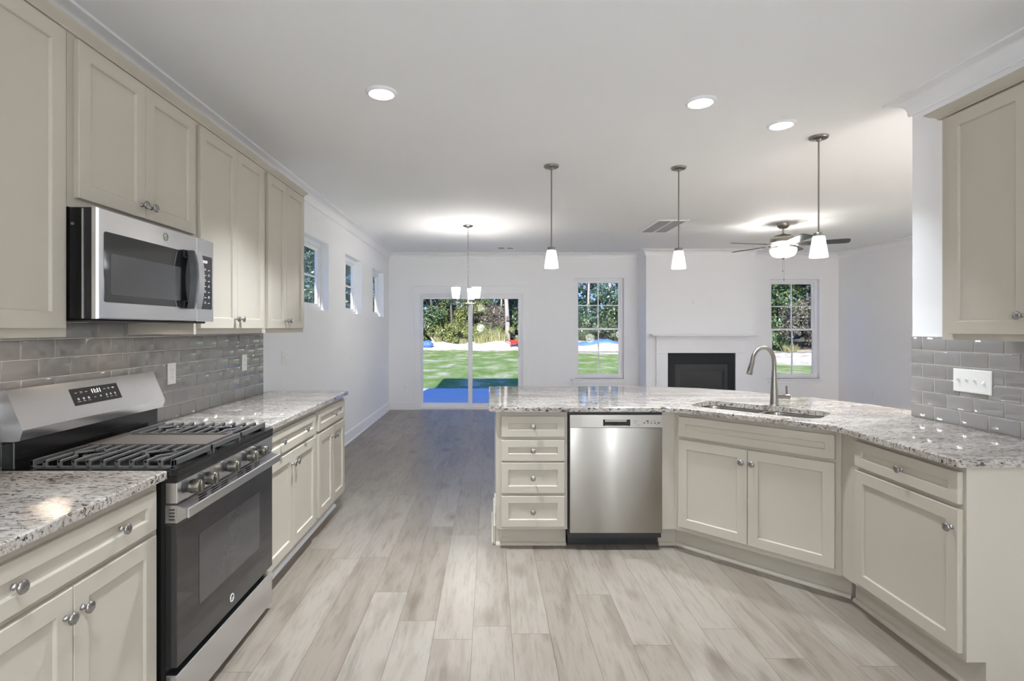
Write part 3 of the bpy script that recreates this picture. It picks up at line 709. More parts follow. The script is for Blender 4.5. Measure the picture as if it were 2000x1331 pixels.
# sink base on the diagonal
SB = [(1.108, 3.40), (1.19, 3.40), (1.835, 2.755), (2.414, 2.755), (2.414, 3.0), (2.1, 3.45), (1.55, 4.0), (1.108, 4.0)]
R2 = math.sqrt(.5)
def uv(u, v): return ((u+v)*R2, (v-u)*R2)
def rrect(u0, u1, v0, v1, r, k=7):
    out = []
    for cu, cv, a0 in ((u1-r, v1-r, 0), (u0+r, v1-r, 90), (u0+r, v0+r, 180), (u1-r, v0+r, 270)):
        for i in range(k+1):
            a = math.radians(a0+90*i/k); out.append((cu+r*math.cos(a), cv+r*math.sin(a)))
    return out
SU0, SU1, SV0, SV1 = -1.522, -.776, 3.333, 3.690
hole = [uv(*p) for p in rrect(SU0-.03, SU1+.03, SV0-.03, SV1+.03, .08)]
root = thing('sink_cabinet', 'angled corner cabinet under the kitchen sink with two doors', 'cabinet', (1.55, 3.2, 0))
MB().prism(SB, .13, CB-.0005, [hole]).build('carcass', 'cab', root, smooth=False)
TK = [(1.108, 3.476), (1.221, 3.476), (1.911, 2.786), (2.414, 2.786), (2.414, 3.0), (2.1, 3.45), (1.55, 4.0), (1.108, 4.0)]
MB().prism(TK, .0005, .13).build('toe_kick', 'cab', root, smooth=False)
MB().sweep([(1.911, 2.786), (1.221, 3.476), (1.108, 3.476)], QR, .0006).build('toe_moulding', 'cab', root)
Xd = frame(1.19, 3.40, (1, -1, 0), (-1, -1, 0))
add_front(root, Xd, 'false', .0325, .8865, .738, .866, [], .045)
add_front(root, Xd, 'door', .0325, .4505, .163, .718, [(.4225, .642)])
add_front(root, Xd, 'door', .4535, .8865, .163, .718, [(.4815, .642)])
# right base
Xr = frame(1.835, 2.7545, (0, -1, 0), (-1, 0, 0))
base_cab('base cabinet below the light switches with one drawer over one door', Xr, .7245, 2.414-1.835, [('drawer', .128, .709, .742, .867, [(.43, .804)], .045), ('door', .128, .709, .163, .722, [(.683, .645)])], zb=.138)
# half wall behind the peninsula
struct('wall_peninsula', MB().prism([(.0376, 4.052), (1.56, 4.052), (2.13, 3.482), (2.43, 3.045), (2.52, 3.10), (2.21, 3.56), (1.61, 4.15), (.0376, 4.15)], 0, CB-.0005), 'wall', 'white half wall under the overhang of the peninsula countertop', smooth=False)
# counter
def fillet(pts, rad):
    out = []; n = len(pts)
    for i, p in enumerate(pts):
        r = rad.get(i, 0)
        P = Vector(p)
        if not r: out.append(tuple(P)); continue
        a = (Vector(pts[i-1])-P).normalized(); b = (Vector(pts[(i+1) % n])-P).normalized()
        th = a.angle(b); d = r/math.tan(th/2); c = P+(a+b).normalized()*(r/math.sin(th/2))
        s0 = P+a*d-c; s1 = P+b*d-c
        for k in range(9):
            t = k/8; v = (s0*(1-t)+s1*t).normalized()*r; out.append(tuple(c+v))
    return out
cp = [(-.008, 3.3575), (1.173, 3.3575), (1.785, 2.7456), (1.785, 2.013), (2.4162, 2.013), (2.4162, 3.031), (2.602, 3.031), (2.60, 3.16), (2.51, 3.50), (2.37, 3.80), (2.20, 4.05), (2.0, 4.265), (1.75, 4.44), (1.45, 4.55), (1.15, 4.578), (-.008, 4.578)]
cp = fillet(cp, {0: .012, 1: .22, 2: .22, 3: .02, 15: .012})
counter('countertop', 'wide angled granite countertop of the peninsula holding the sink', MB().prism(cp, CB, CT, [[uv(*p) for p in rrect(SU0, SU1, SV0, SV1, .085)]], ease=.004))

# sink
root = thing('kitchen_sink', 'stainless double-bowl undermount sink in the peninsula countertop', 'sink', uv(-1.15, 3.51)+(.69,))
bl = (SU0+.006, -1.150, SV0+.006, SV1-.006); br = (-1.125, SU1-.006, SV0+.006, SV1-.006)
fl = rrect(SU0-.022, SU1+.022, SV0-.022, SV1+.022, .08)
MB().prism([uv(*p) for p in fl], CB-.0045, CB-.0008, [[uv(*p) for p in rrect(*b_, .075)] for b_ in (bl, br)]).build('rim', 'sink', root, ang=30)
for b_ in (bl, br):
    L = []
    for z, ins, r in ((CB-.0046, 0, .075), (CB-.03, .002, .075), (CB-.17, .008, .07), (CB-.19, .016, .065), (CB-.198, .034, .05), (CB-.2, .06, .04)):
        L.append([uv(*p)+(z,) for p in rrect(b_[0]+ins, b_[1]-ins, b_[2]+ins, b_[3]-ins, r)])
    for z, ins, r in ((CB-.202, .06, .04), (CB-.2, .032, .052), (CB-.192, .0135, .067), (CB-.17, .0055, .072), (CB-.03, -.0005, .077), (CB-.0046, -.002, .077)):
        L.append([uv(*p)+(z,) for p in rrect(b_[0]+ins, b_[1]-ins, b_[2]+ins, b_[3]-ins, r)])
    bo = MB().rings(L, False, False, True)
    cu, cv = (b_[0]+b_[1])/2, (b_[2]+b_[3])/2
    # close the basin floor
    f = rrect(b_[0]+.06, b_[1]-.06, b_[2]+.06, b_[3]-.06, .04)
    bo.prism([uv(*p) for p in f], CB-.2019, CB-.2001)
    o = bo.build('bowl', 'sink', root, ang=40)
    MB().lathe([(.043, 0), (.043, .003), (.036, .004), (.034, .0015), (.01, .0015), (.008, .006), (.002, .006)], uv(cu, cv)+(CB-.1999,)).build('drain', 'steel', o)

# faucet
fx, fy = 1.853, 3.438
root = thing('faucet', 'brushed nickel gooseneck faucet behind the kitchen sink', 'faucet', (fx, fy, CT))
d = Vector((-.915, -.404, 0)).normalized()
P = lambda h, z: tuple(Vector((fx, fy, CT+.0005+z))+d*h)
MB().lathe([(.0285, 0), (.0285, .004), (.0265, .006), (.0235, .06), (.0185, .15), (.0152, .205), (.0138, .23)], (fx, fy, CT+.0005)).build('body', 'nickel', root, ang=40)
pts = [P(0, .225), P(0, .25)] + [P(.1-.1*math.cos(a), .279+.1*math.sin(a)) for a in [math.radians(172)*k/16 for k in range(17)]]
MB().tube(pts, .0134, 14).build('spout', 'nickel', root, ang=50)
e0 = Vector(pts[-1]); dd = (Vector(pts[-1])-Vector(pts[-2])).normalized()
dd = (dd+d*.10).normalized()
hd = MB().lathe([(.0146, 0), (.0150, .012), (.0158, .05), (.0190, .082), (.0195, .086), (.0175, .0875)], tuple(e0), tuple(dd), 18).build('spray_head', 'nickel', root, ang=40)
side = (d-dd*d.dot(dd)).normalized()
b1 = e0+dd*.022+side*.0148; b2 = e0+dd*.034+side*.0155; b3 = e0+dd*.066+side*.0175
MB().tube([b1, b1+dd*.008], .0042, 8).build('button', 'black_m', hd)
MB().tube([b2, (b2+b3)/2+side*.001, b3], .0042, 8).build('button', 'black_m', hd)
MB().tube([(fx+.012, fy-.004, CT+.062), (fx+.088, fy-.02, CT+.060), (fx+.0895, fy-.02, CT+.060)], [.0160, .0165, .0145], 16).build('valve', 'nickel', root, ang=40)
MB().tube([(fx+.073, fy-.017, CT+.070), (fx+.070, fy-.017, CT+.130)], [.0052, .0052], 10).build('lever', 'steel_dk', root, ang=40)

# ---- dishwasher
root = thing('dishwasher', 'stainless steel dishwasher in the peninsula beside the four drawers', 'dishwasher', (.806, 3.7, 0))
MB().box(.504, 1.104, 3.402, 3.99, .075, .888).build('cabinet_shell', 'black_m', root, smooth=False)
MB().box(.512, 1.098, 3.476, 3.6, .001, .0745).build('toe_panel', 'black_m', root, smooth=False)
X = frame(.511, 3.4015, (1, 0, 0), (0, -1, 0)); wd = 1.1027-.511
s = MB(X); s.box(0, wd, .0005, .028, .1145, .7905, .004, 2); s.build('door', 'steel_dw', root)
s = MB(X); z0, z1 = .7915, .8715; hu0, hu1, hz0, hz1 = .213, .386, .803, .842
for a, b, c, dd_ in cells(0, wd, z0, z1, [(hu0, hu1, hz0, hz1)]): s.box(a, b, .0005, .028, c, dd_)
po = s.build('control_panel', 'steel_dw', root, smooth=False)
s = MB(X); s.box(hu0-.002, hu1+.002, .0006, .006, hz0-.002, hz1+.002)
for cu, sg in ((hu0, 1), (hu1, -1)):
    s.rings([[(cu, v, hz0-.001), (cu+sg*.016, v, hz0-.001), (cu+sg*.008, v, hz0+.004), (cu+sg*.003, v, hz0+.011), (cu, v, hz0+.02)] for v in (.006, .0284)])
s.build('handle_recess', 'black', po, smooth=False)
MB(X).rings([[(u, .010, .842), (u, .0275, .842), (u, .022, .826), (u, .014, .822)] for u in (hu0+.012, hu1-.022)]).build('handle_grip', 'steel', po)
s = MB(X)
for u, z, w_, h_ in ((.412, .8335, .004, .003), (.420, .8335, .006, .003), (.432, .8335, .005, .003), (.418, .820, .008, .003), (.438, .806, .026, .0015), (.476, .820, .010, .006), (.497, .832, .016, .008), (.500, .820, .010, .005), (.522, .834, .007, .003), (.541, .834, .008, .003), (.522, .820, .008, .006), (.545, .820, .009, .007), (.568, .821, .012, .008), (.556, .811, .010, .002)):
    s.box(u-w_/2, u+w_/2, .0281, .0286, z-h_/2, z+h_/2)
s.build('button', 'mark_dk', po, smooth=False)
# ---- gas range
RY0, RY1, RX = 1.868, 2.687, -1.109
root = thing('gas_range', 'stainless gas range with black cooktop between the greige base cabinets', 'stove', (-1.4, 2.278, 0))
s = MB(); s.box(-1.735, -1.151, RY0+.003, RY1-.003, .03, .8775); s.build('body', 'black', root, smooth=False)
for x in (-1.68, -1.20):
    for y in (RY0+.06, RY1-.06): MB().lathe([(.02, .001), (.02, .006), (.01, .008), (.01, .0298)], (x, y, 0), seg=14).build('foot', 'black_m', root)
MB().box(-1.150, RX, RY0, RY1, .032, .192, .003).build('storage_drawer', 'steel', root)
# oven door
dr = MB().box(-1.150, RX, RY0, RY1, .2195, .7335, .002).build('oven_door', 'bglass', root)
MB().box(RX+.0002, RX+.0012, 2.011, 2.535, .371, .642).build('oven_window', 'wglass', dr, smooth=False)
s = MB()
SL = []
for yc in (2.035, 2.125, 2.20, 2.345, 2.42, 2.51):
    for k in range(4): SL.append((yc-.030, yc+.030, .7560+k*.0100, .7615+k*.0100))
for a, b, c, d in cells(RY0, RY1, .734, .797, SL): s.box(-1.150, RX+.001, a, b, c, d)
dt = s.build('door_trim', 'steel', dr, smooth=False)
s = MB()
for k in range(4): s.box(RX-.029, RX-.008, RY0-.0006, RY0+.001, .744+k*.0115, .750+k*.0115)
s.box(-1.1505, -1.149, RY0+.02, RY1-.02, .75, .79)
s.build('vent_slots', 'slot', dr, smooth=False)
# handle
s = MB()
hx = -1.067
s.box(hx-.010, hx, RY0, RY1, .751, .787, .003)
hb = s.build('handle', 'steel', root)
for y0, y1 in ((RY0+.001, RY0+.012), (RY1-.012, RY1-.001)):
    s = MB(); s.rings([[(RX+.0012, y, .745), (hx-.0102, y, .752), (hx-.0102, y, .786), (RX+.0012, y, .792)] for y in (y0, y1)])
    s.build('handle_bracket', 'steel', hb, smooth=False)
# control panel and knobs
cp_ = MB().box(-1.150, RX, RY0, RY1, .803, .8775, .002).build('control_panel', 'steel', root)
MB().box(-1.1505, RX-.004, RY0+.002, RY1-.002, .7972, .8028).build('panel_gap', 'slot', root, smooth=False)
for y in (1.9375, 2.044, 2.222, 2.402, 2.505):
    k = MB().lathe([(.0185, .0002), (.0185, .012), (.0245, .0125), (.0255, .015), (.0248, .046), (.0235, .0485), (.001, .0487)], (RX, y, .8450+.0), (1, 0, 0), 28).build('control_knob', 'steel_dk', root, ang=40)
    s = MB(); s.rings([[(RX+.0488+h, y+math.cos(a)*.0055*f, .8450+math.sin(a)*.0215*f) for a in [2*PI*q/20 for q in range(20)]] for h, f in ((0, 1), (.0045, .9), (.006, .6))])
    s.build('grip', 'nickel', k, ang=40)
    MB().lathe([(.0215, .0003), (.0215, .0095), (.0187, .0098), (.0187, .0003)], (RX, y, .8450), (1, 0, 0), 24).build('knob_base', 'black_m', k)
# cooktop
s = MB(); s.box(-1.735, RX+.003, RY0-.002, RY1+.002, .878, .902, .003)
for a, b, c, d in cells(-1.735, RX+.003, RY0-.002, RY1+.002, [(-1.69, RX-.022, RY0+.018, RY1-.018)]): s.box(a, b, c, d, .9015, .9175)
ct = s.build('cooktop', 'black', root, smooth=False)
GX0, GX1 = -1.655, -1.136
for y0, y1 in ((1.897, 2.158), (2.404, 2.665)):
    for bx in (-1.535, -1.265):
        c = ((bx), (y0+y1)/2, .9022)
        b = MB().lathe([(.052, 0), (.050, .006), (.034, .008), (.034, .016)], c, seg=24).build('burner', 'steel_dk', root)
        MB().lathe([(.033, .0162), (.038, .018), (.038, .024), (.030, .027), (.001, .0275)], c, seg=24).build('burner_cap', 'iron', b)
def grate(y0, y1):
    s = MB(); zt = .951; bw = .0055
    s.box(GX0, GX1, y0, y0+.010, .918, .929, .002); s.box(GX0, GX1, y1-.010, y1, .918, .929, .002)
    s.box(GX0, GX0+.012, y0, y1, .930, zt, .002); s.box(GX1-.012, GX1, y0, y1, .928, zt, .002)
    for x in (GX0, GX1-.014):
        for y in (y0, y1-.014): s.box(x, x+.014, y, y+.014, .9025, zt, .002)
    ym = (y0+y1)/2; n = 10
    for i in range(1, n):
        x = GX0+(GX1-GX0)*i/n
        cuts = None
        for bx in (-1.535, -1.265):
            dx = abs(x-bx)
            if dx < .056: cuts = .060-dx
        segs = [(y0, y1)] if cuts is None or i == n//2 else [(y0, ym-max(.012, cuts)), (ym+max(.012, cuts), y1)]
        for a, b in segs: s.box(x-bw, x+bw, a, b, .940, zt, .002)
        for y in (y0, y1-.010): s.box(x-.008, x+.008, y, y+.010, .922, zt, .002)
    for bx in (-1.535, -1.265):
        for sx in (-1, 1):
            for sy in (-1, 1):
                p0 = Vector((bx+sx*.060, ym, .9455)); p1 = Vector((bx+sx*.012, ym+sy*.056, .9455))
                s.tube([p0, p1], .0055, 6)
        s.box(bx-.075, bx-.058, ym-bw, ym+bw, .940, zt); s.box(bx+.058, bx+.075, ym-bw, ym+bw, .940, zt)
    return s.build('grate', 'iron', root, ang=30)
grate(1.897, 2.158); grate(2.404, 2.665)
s = MB(); s.box(GX0, GX1-.03, 2.164, 2.398, .934, .944, .002)
for a, b, c, d in cells(GX0, GX1-.03, 2.164, 2.398, [(GX0+.03, GX1-.042, 2.174, 2.388)]): s.box(a, b, c, d, .944, .951)
s.build('griddle', 'griddle', root, smooth=False)
s = MB(); s.box(GX1-.012, GX1, 2.162, 2.400, .930, .951, .002)
for y in (2.162, 2.386): 
    s.box(GX1-.0141, GX1+.0001, y, y+.014, .9025, .945)
    MB().box(GX0, GX0+.014, y, y+.014, .9025, .9335, .002).build('griddle_foot', 'iron', root)
s.build('center_grate', 'iron', root)
# backguard
bp = MB().box(-1.736, -1.690, RY0+.004, RY1-.004, .9178, 1.021, .003).build('back_panel', 'black', root)
PF = [(-1.737, 1.0215), (-1.737, 1.197), (-1.731, 1.205), (-1.716, 1.2055), (-1.6555, 1.063), (-1.6555, 1.060), (-1.667, 1.025), (-1.690, 1.0215)]
co = MB().rings([[(x, y, z) for x, z in PF] for y in (RY0+.0, RY1)]).build('console', 'steel', root, ang=20)
tA, tB = Vector((-1.716, 0, 1.2055)), Vector((-1.6555, 0, 1.063))
wv = (tA-tB).normalized(); nv = Vector((wv.z, 0, -wv.x))
Xc = Matrix(((0, nv.x, wv.x, tB.x), (1, nv.y, wv.y, 0), (0, nv.z, wv.z, tB.z), (0, 0, 0, 1)))
di = MB(Xc).box(2.132, 2.402, .0004, .0012, .052, .124).build('display', 'black_m', co, smooth=False)
def decal(X, body, size, u, z, v, align='CENTER', sx=1.0):
    vs, fs = text_faces(body, size, align)
    return MB(X).add([(u+p[0]*sx, v, z+p[1]) for p in vs], fs)
decal(Xc, '11:11', .026, 2.268, .103, .0016).build('clock', 'digit', di, smooth=False)
s = MB(Xc)
for u, z, w_, h_ in ((2.158, .105, .012, .0025), (2.186, .108, .014, .002), (2.186, .103, .012, .002), (2.213, .105, .014, .0025), (2.318, .105, .014, .0025), (2.343, .108, .014, .002), (2.343, .103, .012, .002), (2.370, .106, .014, .006),
                     (2.160, .078, .009, .009), (2.188, .078, .009, .009), (2.215, .078, .010, .009), (2.250, .076, .010, .0025), (2.283, .077, .008, .007), (2.318, .078, .008, .009), (2.343, .079, .009, .008), (2.370, .079, .008, .009),
                     (2.160, .067, .017, .002), (2.188, .067, .017, .002), (2.215, .067, .012, .002), (2.318, .067, .012, .002), (2.343, .067, .012, .002), (2.370, .067, .012, .002)):
    s.box(u-w_/2, u+w_/2, .0013, .0016, z-h_/2, z+h_/2)
s.build('touch_key', 'mark', di, smooth=False)
# round badge
def badge(X, u, z, v, r, mat, parent):
    s = decal(X, 'ge', r*1.25, u, z-r*.08, v+.0004)
    s.X = X
    for rr, t in ((r, r*.07), (r*.80, r*.05)): s.tube([(u+rr*math.cos(2*PI*k/28), v+.0002, z+rr*math.sin(2*PI*k/28)) for k in range(28)], t, 6, True)
    for k in range(4):
        a = PI/2*k+PI/4; s.tube([(u+r*.9*math.cos(a+t), v+.0002, z+r*(.9-.12*math.sin(t*6))*math.sin(a+t)) for t in (-.25, -.12, 0, .12, .25)], r*.05, 5)
    return s.build('badge', mat, parent)
XLR = frame(RX, 0, (0, 1, 0), (1, 0, 0))
badge(XLR, 2.266, .268, .0008, .0165, 'mark', dr)

# ---- microwave
MX = -1.338; MY0, MY1, MZ0, MZ1 = 1.803, 2.553, 1.458, 1.8415
root = thing('microwave', 'stainless over-the-range microwave mounted under the short upper cabinet', 'microwave', (-1.55, 2.178, MZ0))
MB().box(-1.762, -1.3625, MY0+.004, MY1-.004, MZ0, MZ1).build('body', 'black', root, smooth=False)
s = MB(); s.box(-1.398, -1.392, MY0+.002, MY0+.0045, MZ0+.002, MZ1-.004); s.lathe([(.006, 0), (.005, .003), (.001, .0035)], (-1.43, MY0+.0038, 1.785), (0, -1, 0), 12)
s.build('side_seam', 'steel', root)
s = MB(); s.box(-1.74, -1.37, MY0+.01, MY1-.01, 1.4485, MZ0-.0005, .004); un = s.build('underside', 'black_m', root)
for y0 in (1.90, 2.39): MB().box(-1.60, -1.50, y0, y0+.07, 1.4475, 1.4484).build('light_cover', 'white_pl', un, smooth=False)
Xm = frame(-1.3622, MY0, (0, 1, 0), (1, 0, 0)); wd = MY1-MY0; dv = .0242
def rpanel(X, u0, u1, z0, z1, r, va, vb):
    return MB(X).rings([[(p[0], v, p[1]) for p in rrect(u0, u1, z0, z1, r, 4)] for v in (va, vb)])
s = MB(Xm).rings([[(i, v, MZ0+j), (.602-0, v, MZ0+j), (.602, v, MZ1-j), (i, v, MZ1-j)] for v, i, j in ((0, 0, 0), (.014, 0, 0), (.021, .005, .002), (dv, .014, .004))])
dr = s.build('door', 'steel', root, ang=20)
gl = rpanel(Xm, .024, .597, 1.517, 1.763, .010, dv+.0002, dv+.0014).build('door_glass', 'bglass', dr, ang=20)
rpanel(Xm, .055, .478, 1.545, 1.690, .008, dv+.0015, dv+.0020).build('window_mesh', 'mwglass', gl, ang=20)
s = MB(Xm).box(.603, wd, 0, dv, MZ0, MZ1, .003); cpn = s.build('control_panel', 'steel', root)
kp = rpanel(Xm, .612, .733, 1.515, 1.765, .006, dv+.0002, dv+.0014).build('keypad', 'bglass', cpn, ang=20)
s = MB(Xm)
for r in range(7):
    for c in range(3):
        u, z = .640+c*.032, 1.700-r*.026
        s.box(u-.008, u+.008, dv+.0015, dv+.0018, z-.0012, z+.0012)
        if (r+c) % 2: s.box(u-.004, u+.004, dv+.0015, dv+.0018, z+.005, z+.0075)
s.build('key', 'mark', kp, smooth=False)
decal(Xm, '11:11', .018, .672, 1.737, dv+.0018).build('clock', 'digit', kp, smooth=False)
zs = [1.512+.256*k/12 for k in range(13)]
bow = lambda z: .036+.016*(1-((z-1.64)/.128)**2)
hd = MB(Xm).rings([[(.520, dv+bow(z), z), (.563, dv+bow(z), z), (.563, dv+bow(z)+.007, z), (.520, dv+bow(z)+.007, z)] for z in zs]).build('handle', 'steel', dr, ang=40)
MB(Xm).rings([[(.500, dv+bow(z)-.022, z), (.562, dv+bow(z)-.022, z), (.562, dv+bow(z)-.0005, z), (.512, dv+bow(z)-.0005, z)] for z in zs]).build('handle_back', 'black', hd, ang=40)
for z0 in (1.735, 1.512): MB(Xm).box(.482, .562, dv+.0015, dv+.0135, z0, z0+.033, .002).build('handle_mount', 'black', hd)
badge(Xm, .372, 1.803, dv, .0165, 'pewter', dr)

# ---- outlets and switches
def plate(X, u, z, kind, label, v0=.0006, gang=1, mat='white_pl'):
    nm = {'outlet': 'wall_outlet', 'switch': 'light_switch', 'blank': 'cover_plate'}[kind]
    wdt = .072+.046*(gang-1)
    root = thing(nm, label, {'outlet': 'outlet', 'switch': 'light switch', 'blank': 'cover plate'}[kind], loc_of(X, u, v0, z))
    MB(X).rings([[(u+sx*(wdt/2-i), v, z+sz*(.0585-i)) for sx, sz in ((-1, -1), (1, -1), (1, 1), (-1, 1))] for v, i in ((v0, 0), (v0+.003, 0), (v0+.0055, .003))]).build('plate', mat, root, ang=20)
    v = v0+.0056
    if kind == 'outlet':
        for dz in (-.0195, .0195):
            so = MB(X).rings([[(p[0], q, p[1]) for p in rrect(u-.017, u+.017, z+dz-.0145, z+dz+.0145, .010, 4)] for q in (v, v+.0018)]).build('socket', mat, root, ang=20)
            s = MB(X); s.box(u-.0075, u-.0055, v+.0019, v+.0021, z+dz-.001, z+dz+.007); s.box(u+.0055, u+.0075, v+.0019, v+.0021, z+dz-.001, z+dz+.006); s.box(u-.002, u+.002, v+.0019, v+.0021, z+dz-.009, z+dz-.005)
            s.build('slot', 'slot', so, smooth=False)
        MB(X).lathe([(.003, 0), (.002, .0008)], loc_local(u, v, z), (0, 1, 0), 10).build('screw', 'nickel', root)
    elif kind == 'switch':
        for g in range(gang):
            c = u+(g-(gang-1)/2)*.046
            MB(X).box(c-.006, c+.006, v, v+.001, z-.0125, z+.0125).build('toggle_slot', mat, root, smooth=False)
            up = 1 if g != gang-1 else -1
            MB(X).rings([[(c-.0045, v+.0011, z-.006), (c+.0045, v+.0011, z-.006), (c+.0045, v+.0011, z+.006), (c-.0045, v+.0011, z+.006)],
                         [(c-.0035, v+.012, z+up*.009-.0035), (c+.0035, v+.012, z+up*.009-.0035), (c+.0035, v+.012, z+up*.009+.0035), (c-.0035, v+.012, z+up*.009+.0035)]]).build('toggle', mat, root, ang=20)
    else:
        MB(X).rings([[(p[0], q, p[1]) for p in rrect(u-.012, u+.012, z-.012, z+.012, .008, 4)] for q in (v, v+.001)]).build('insert', mat, root, ang=20)
    return root
def loc_local(u, v, z): return (u, v, z)
TV = .0122
plate(XLt, 2.916, 1.176, 'outlet', 'white duplex outlet on the tile just past the gas range', TV)
plate(XLt, 3.780, 1.181, 'outlet', 'white duplex outlet on the tile near the end of the backsplash', TV)
plate(XRt, STUB-2.64, 1.160, 'switch', 'white four-toggle switch plate on the right tile backsplash', TV, 4)
plate(XLt, 4.54, 1.174, 'switch', 'white double switch plate on the plain wall past the tile', gang=2)
plate(XLt, 7.82, .388, 'outlet', 'white outlet low on the wall under the three high windows', mat='trim')
plate(XB(0), -1.483, .39, 'outlet', 'white outlet low on the far wall left of the sliding door', mat='trim')
plate(XB(0), .881, 1.165, 'switch', 'white switch plate on the far wall right of the sliding door', gang=3, mat='trim')
XCB = frame(0, BY, (1, 0, 0), (0, -1, 0))
plate(XCB, 3.40, 1.867, 'outlet', 'white outlet above the mantel, the one over the fireplace center', mat='trim')
plate(XCB, 3.69, 1.867, 'blank', 'blank white cover plate above the mantel, beside the outlet', mat='trim')
plate(frame(XR, 0, (0, -1, 0), (-1, 0, 0)), -8.41, .39, 'outlet', 'white outlet low on the living area side wall', mat='trim')
plate(frame(.0376, 0, (0, -1, 0), (-1, 0, 0)), -3.62, .225, 'outlet', 'white outlet on the end panel of the peninsula')

# ================================================================ LIGHTS AND CEILING FIXTURES
def lamp(kind, name, loc, watts, size, col=LAMP, spread=96):
    l = bpy.data.lights.new(name, kind); l.energy = watts; l.color = col
    if kind == 'AREA': l.shape = 'DISK'; l.size = size; l.spread = math.radians(spread)
    else: l.shadow_soft_size = size
    o = bpy.data.objects.new(name, l); COL.objects.link(o); o.location = loc
    return o
def can(x, y, label, watts=None, col=None, spread=96):
    root = thing('recessed_light', label, 'ceiling light', (x, y, CEIL), 'recessed lights in the '+('living area, added to its unseen' if x > 2.5 else 'kitchen')+' ceiling')
    MB().lathe([(.086, -.0005), (.086, -.004), (.080, -.012), (.069, -.0155), (.066, -.012), (.066, -.0006)], (x, y, CEIL), seg=36, cap0=False, cap1=False).build('trim_ring', 'trim', root, ang=50)
    MB().lathe([(.0655, -.0105), (.0655, -.0125), (.001, -.013)], (x, y, CEIL), seg=32).build('lens', 'lens', root)
    lamp('AREA', 'recessed_lamp', (x, y, CEIL-.0165), watts or CAN_W, .12, col or LAMP, spread)
can(-.606, 2.943, 'recessed ceiling light on the range side of the kitchen', CAN_W*1.15)
can(1.222, 3.062, 'recessed ceiling light over the dishwasher, between the range side and the sink', CAN_W*.6)
can(1.878, 3.399, 'recessed ceiling light above the kitchen sink', CAN_W*.36)
can(-.606, .55, 'added recessed fill light behind the viewer on the range side', BACK_FILL_W*1.5)  # from here three out-of-view cans, added to brighten the kitchen
can(1.30, .55, 'added recessed fill light behind the viewer on the switch side', BACK_FILL_W)
can(.35, -1.4, 'added recessed fill light furthest behind the viewer', BACK_FILL_W)

lamp('AREA', 'cooktop_lamp', (-1.55, 1.935, 1.4465), .12, .13, (1, .80, .62), 160); lamp('AREA', 'cooktop_lamp', (-1.55, 2.425, 1.4465), .12, .13, (1, .80, .62), 160)

for x, y, t in ((3.5, 3.75, 'nearer the kitchen wall, fan side'), (5.2, 3.9, 'nearer the side windows, fan side'), (3.5, 2.2, 'nearer the kitchen wall, away from the fan'), (5.2, 2.2, 'nearer the side windows, away from the fan')):
    can(x, y, 'added recessed living area fill light '+t, LCAN_FILL_W, LAMP2, 130)  # hidden cans added so their floor bounce lifts the living area

def pendant(x, y, label):
    root = thing('pendant_light', label, 'pendant light', (x, y, CEIL), 'pendants over the peninsula')
    MB().lathe([(.062, -.0005), (.062, -.008), (.056, -.016), (.02, -.020), (.012, -.034), (.006, -.036)], (x, y, CEIL), seg=28).build('canopy', 'nickel', root, ang=40)
    MB().lathe([(.0055, 2.086), (.0055, CEIL-.036)], (x, y, 0), seg=12).build('rod', 'nickel', root)
    MB().lathe([(.006, 2.088), (.010, 2.084), (.031, 2.082), (.033, 2.078), (.033, 2.0605), (.028, 2.059)], (x, y, 0), seg=28).build('socket_cap', 'nickel', root, ang=40)
    MB().lathe([(.030, 2.0600), (.037, 2.058), (.0390, 2.050), (.0575, 1.920), (.0580, 1.915), (.0560, 1.914), (.0550, 1.917)], (x, y, 0), seg=36, cap0=False, cap1=False).build('shade', 'frost', root, ang=60)
    lamp('POINT', 'pendant_lamp', (x, y, 1.958), PEND_W, .024, LAMP)
pendant(.498, 4.275, 'nickel pendant with frosted glass shade over the free end of the peninsula')
pendant(1.544, 4.316, 'nickel pendant with frosted glass shade hanging in front of the fireplace')
pendant(2.26, 3.626, 'nickel pendant with frosted glass shade hanging in front of the ceiling fan')

def globe(x, y, label, group, mat, hz=1.45):  # out-of-view globe lamps, added to brighten the rooms
    root = thing('fill_globe', label, 'ceiling light', (x, y, CEIL), group)
    MB().lathe([(.065, -.0005), (.065, -.012), (.02, -.018), (.008, -.03)], (x, y, CEIL), seg=24).build('canopy', 'nickel', root, ang=40)
    MB().lathe([(.006, hz+.145), (.006, CEIL-.03)], (x, y, 0), seg=10).build('rod', 'nickel', root)
    MB().lathe([(.03, hz+.145)]+[(.15*math.sin(a), hz+.15*math.cos(a)) for a in [.24+(PI-.25)*k/16 for k in range(17)]], (x, y, 0), seg=32, cap0=False).build('shade', mat, root, ang=60)
globe(-.35, -1.1, 'added opal fill globe behind the viewer on the range side', 'added fill globes behind the viewer', 'opal')
globe(1.7, -1.5, 'added opal fill globe behind the viewer on the switch side', 'added fill globes behind the viewer', 'opal')
globe(3.3, 1.35, 'added opal fill globe in the living area nearer the kitchen wall', 'added fill globes in the living area', 'fill_living', 1.1)
globe(4.3, 1.35, 'added opal fill globe in the living area nearer the side windows', 'added fill globes in the living area', 'fill_living', 1.22)

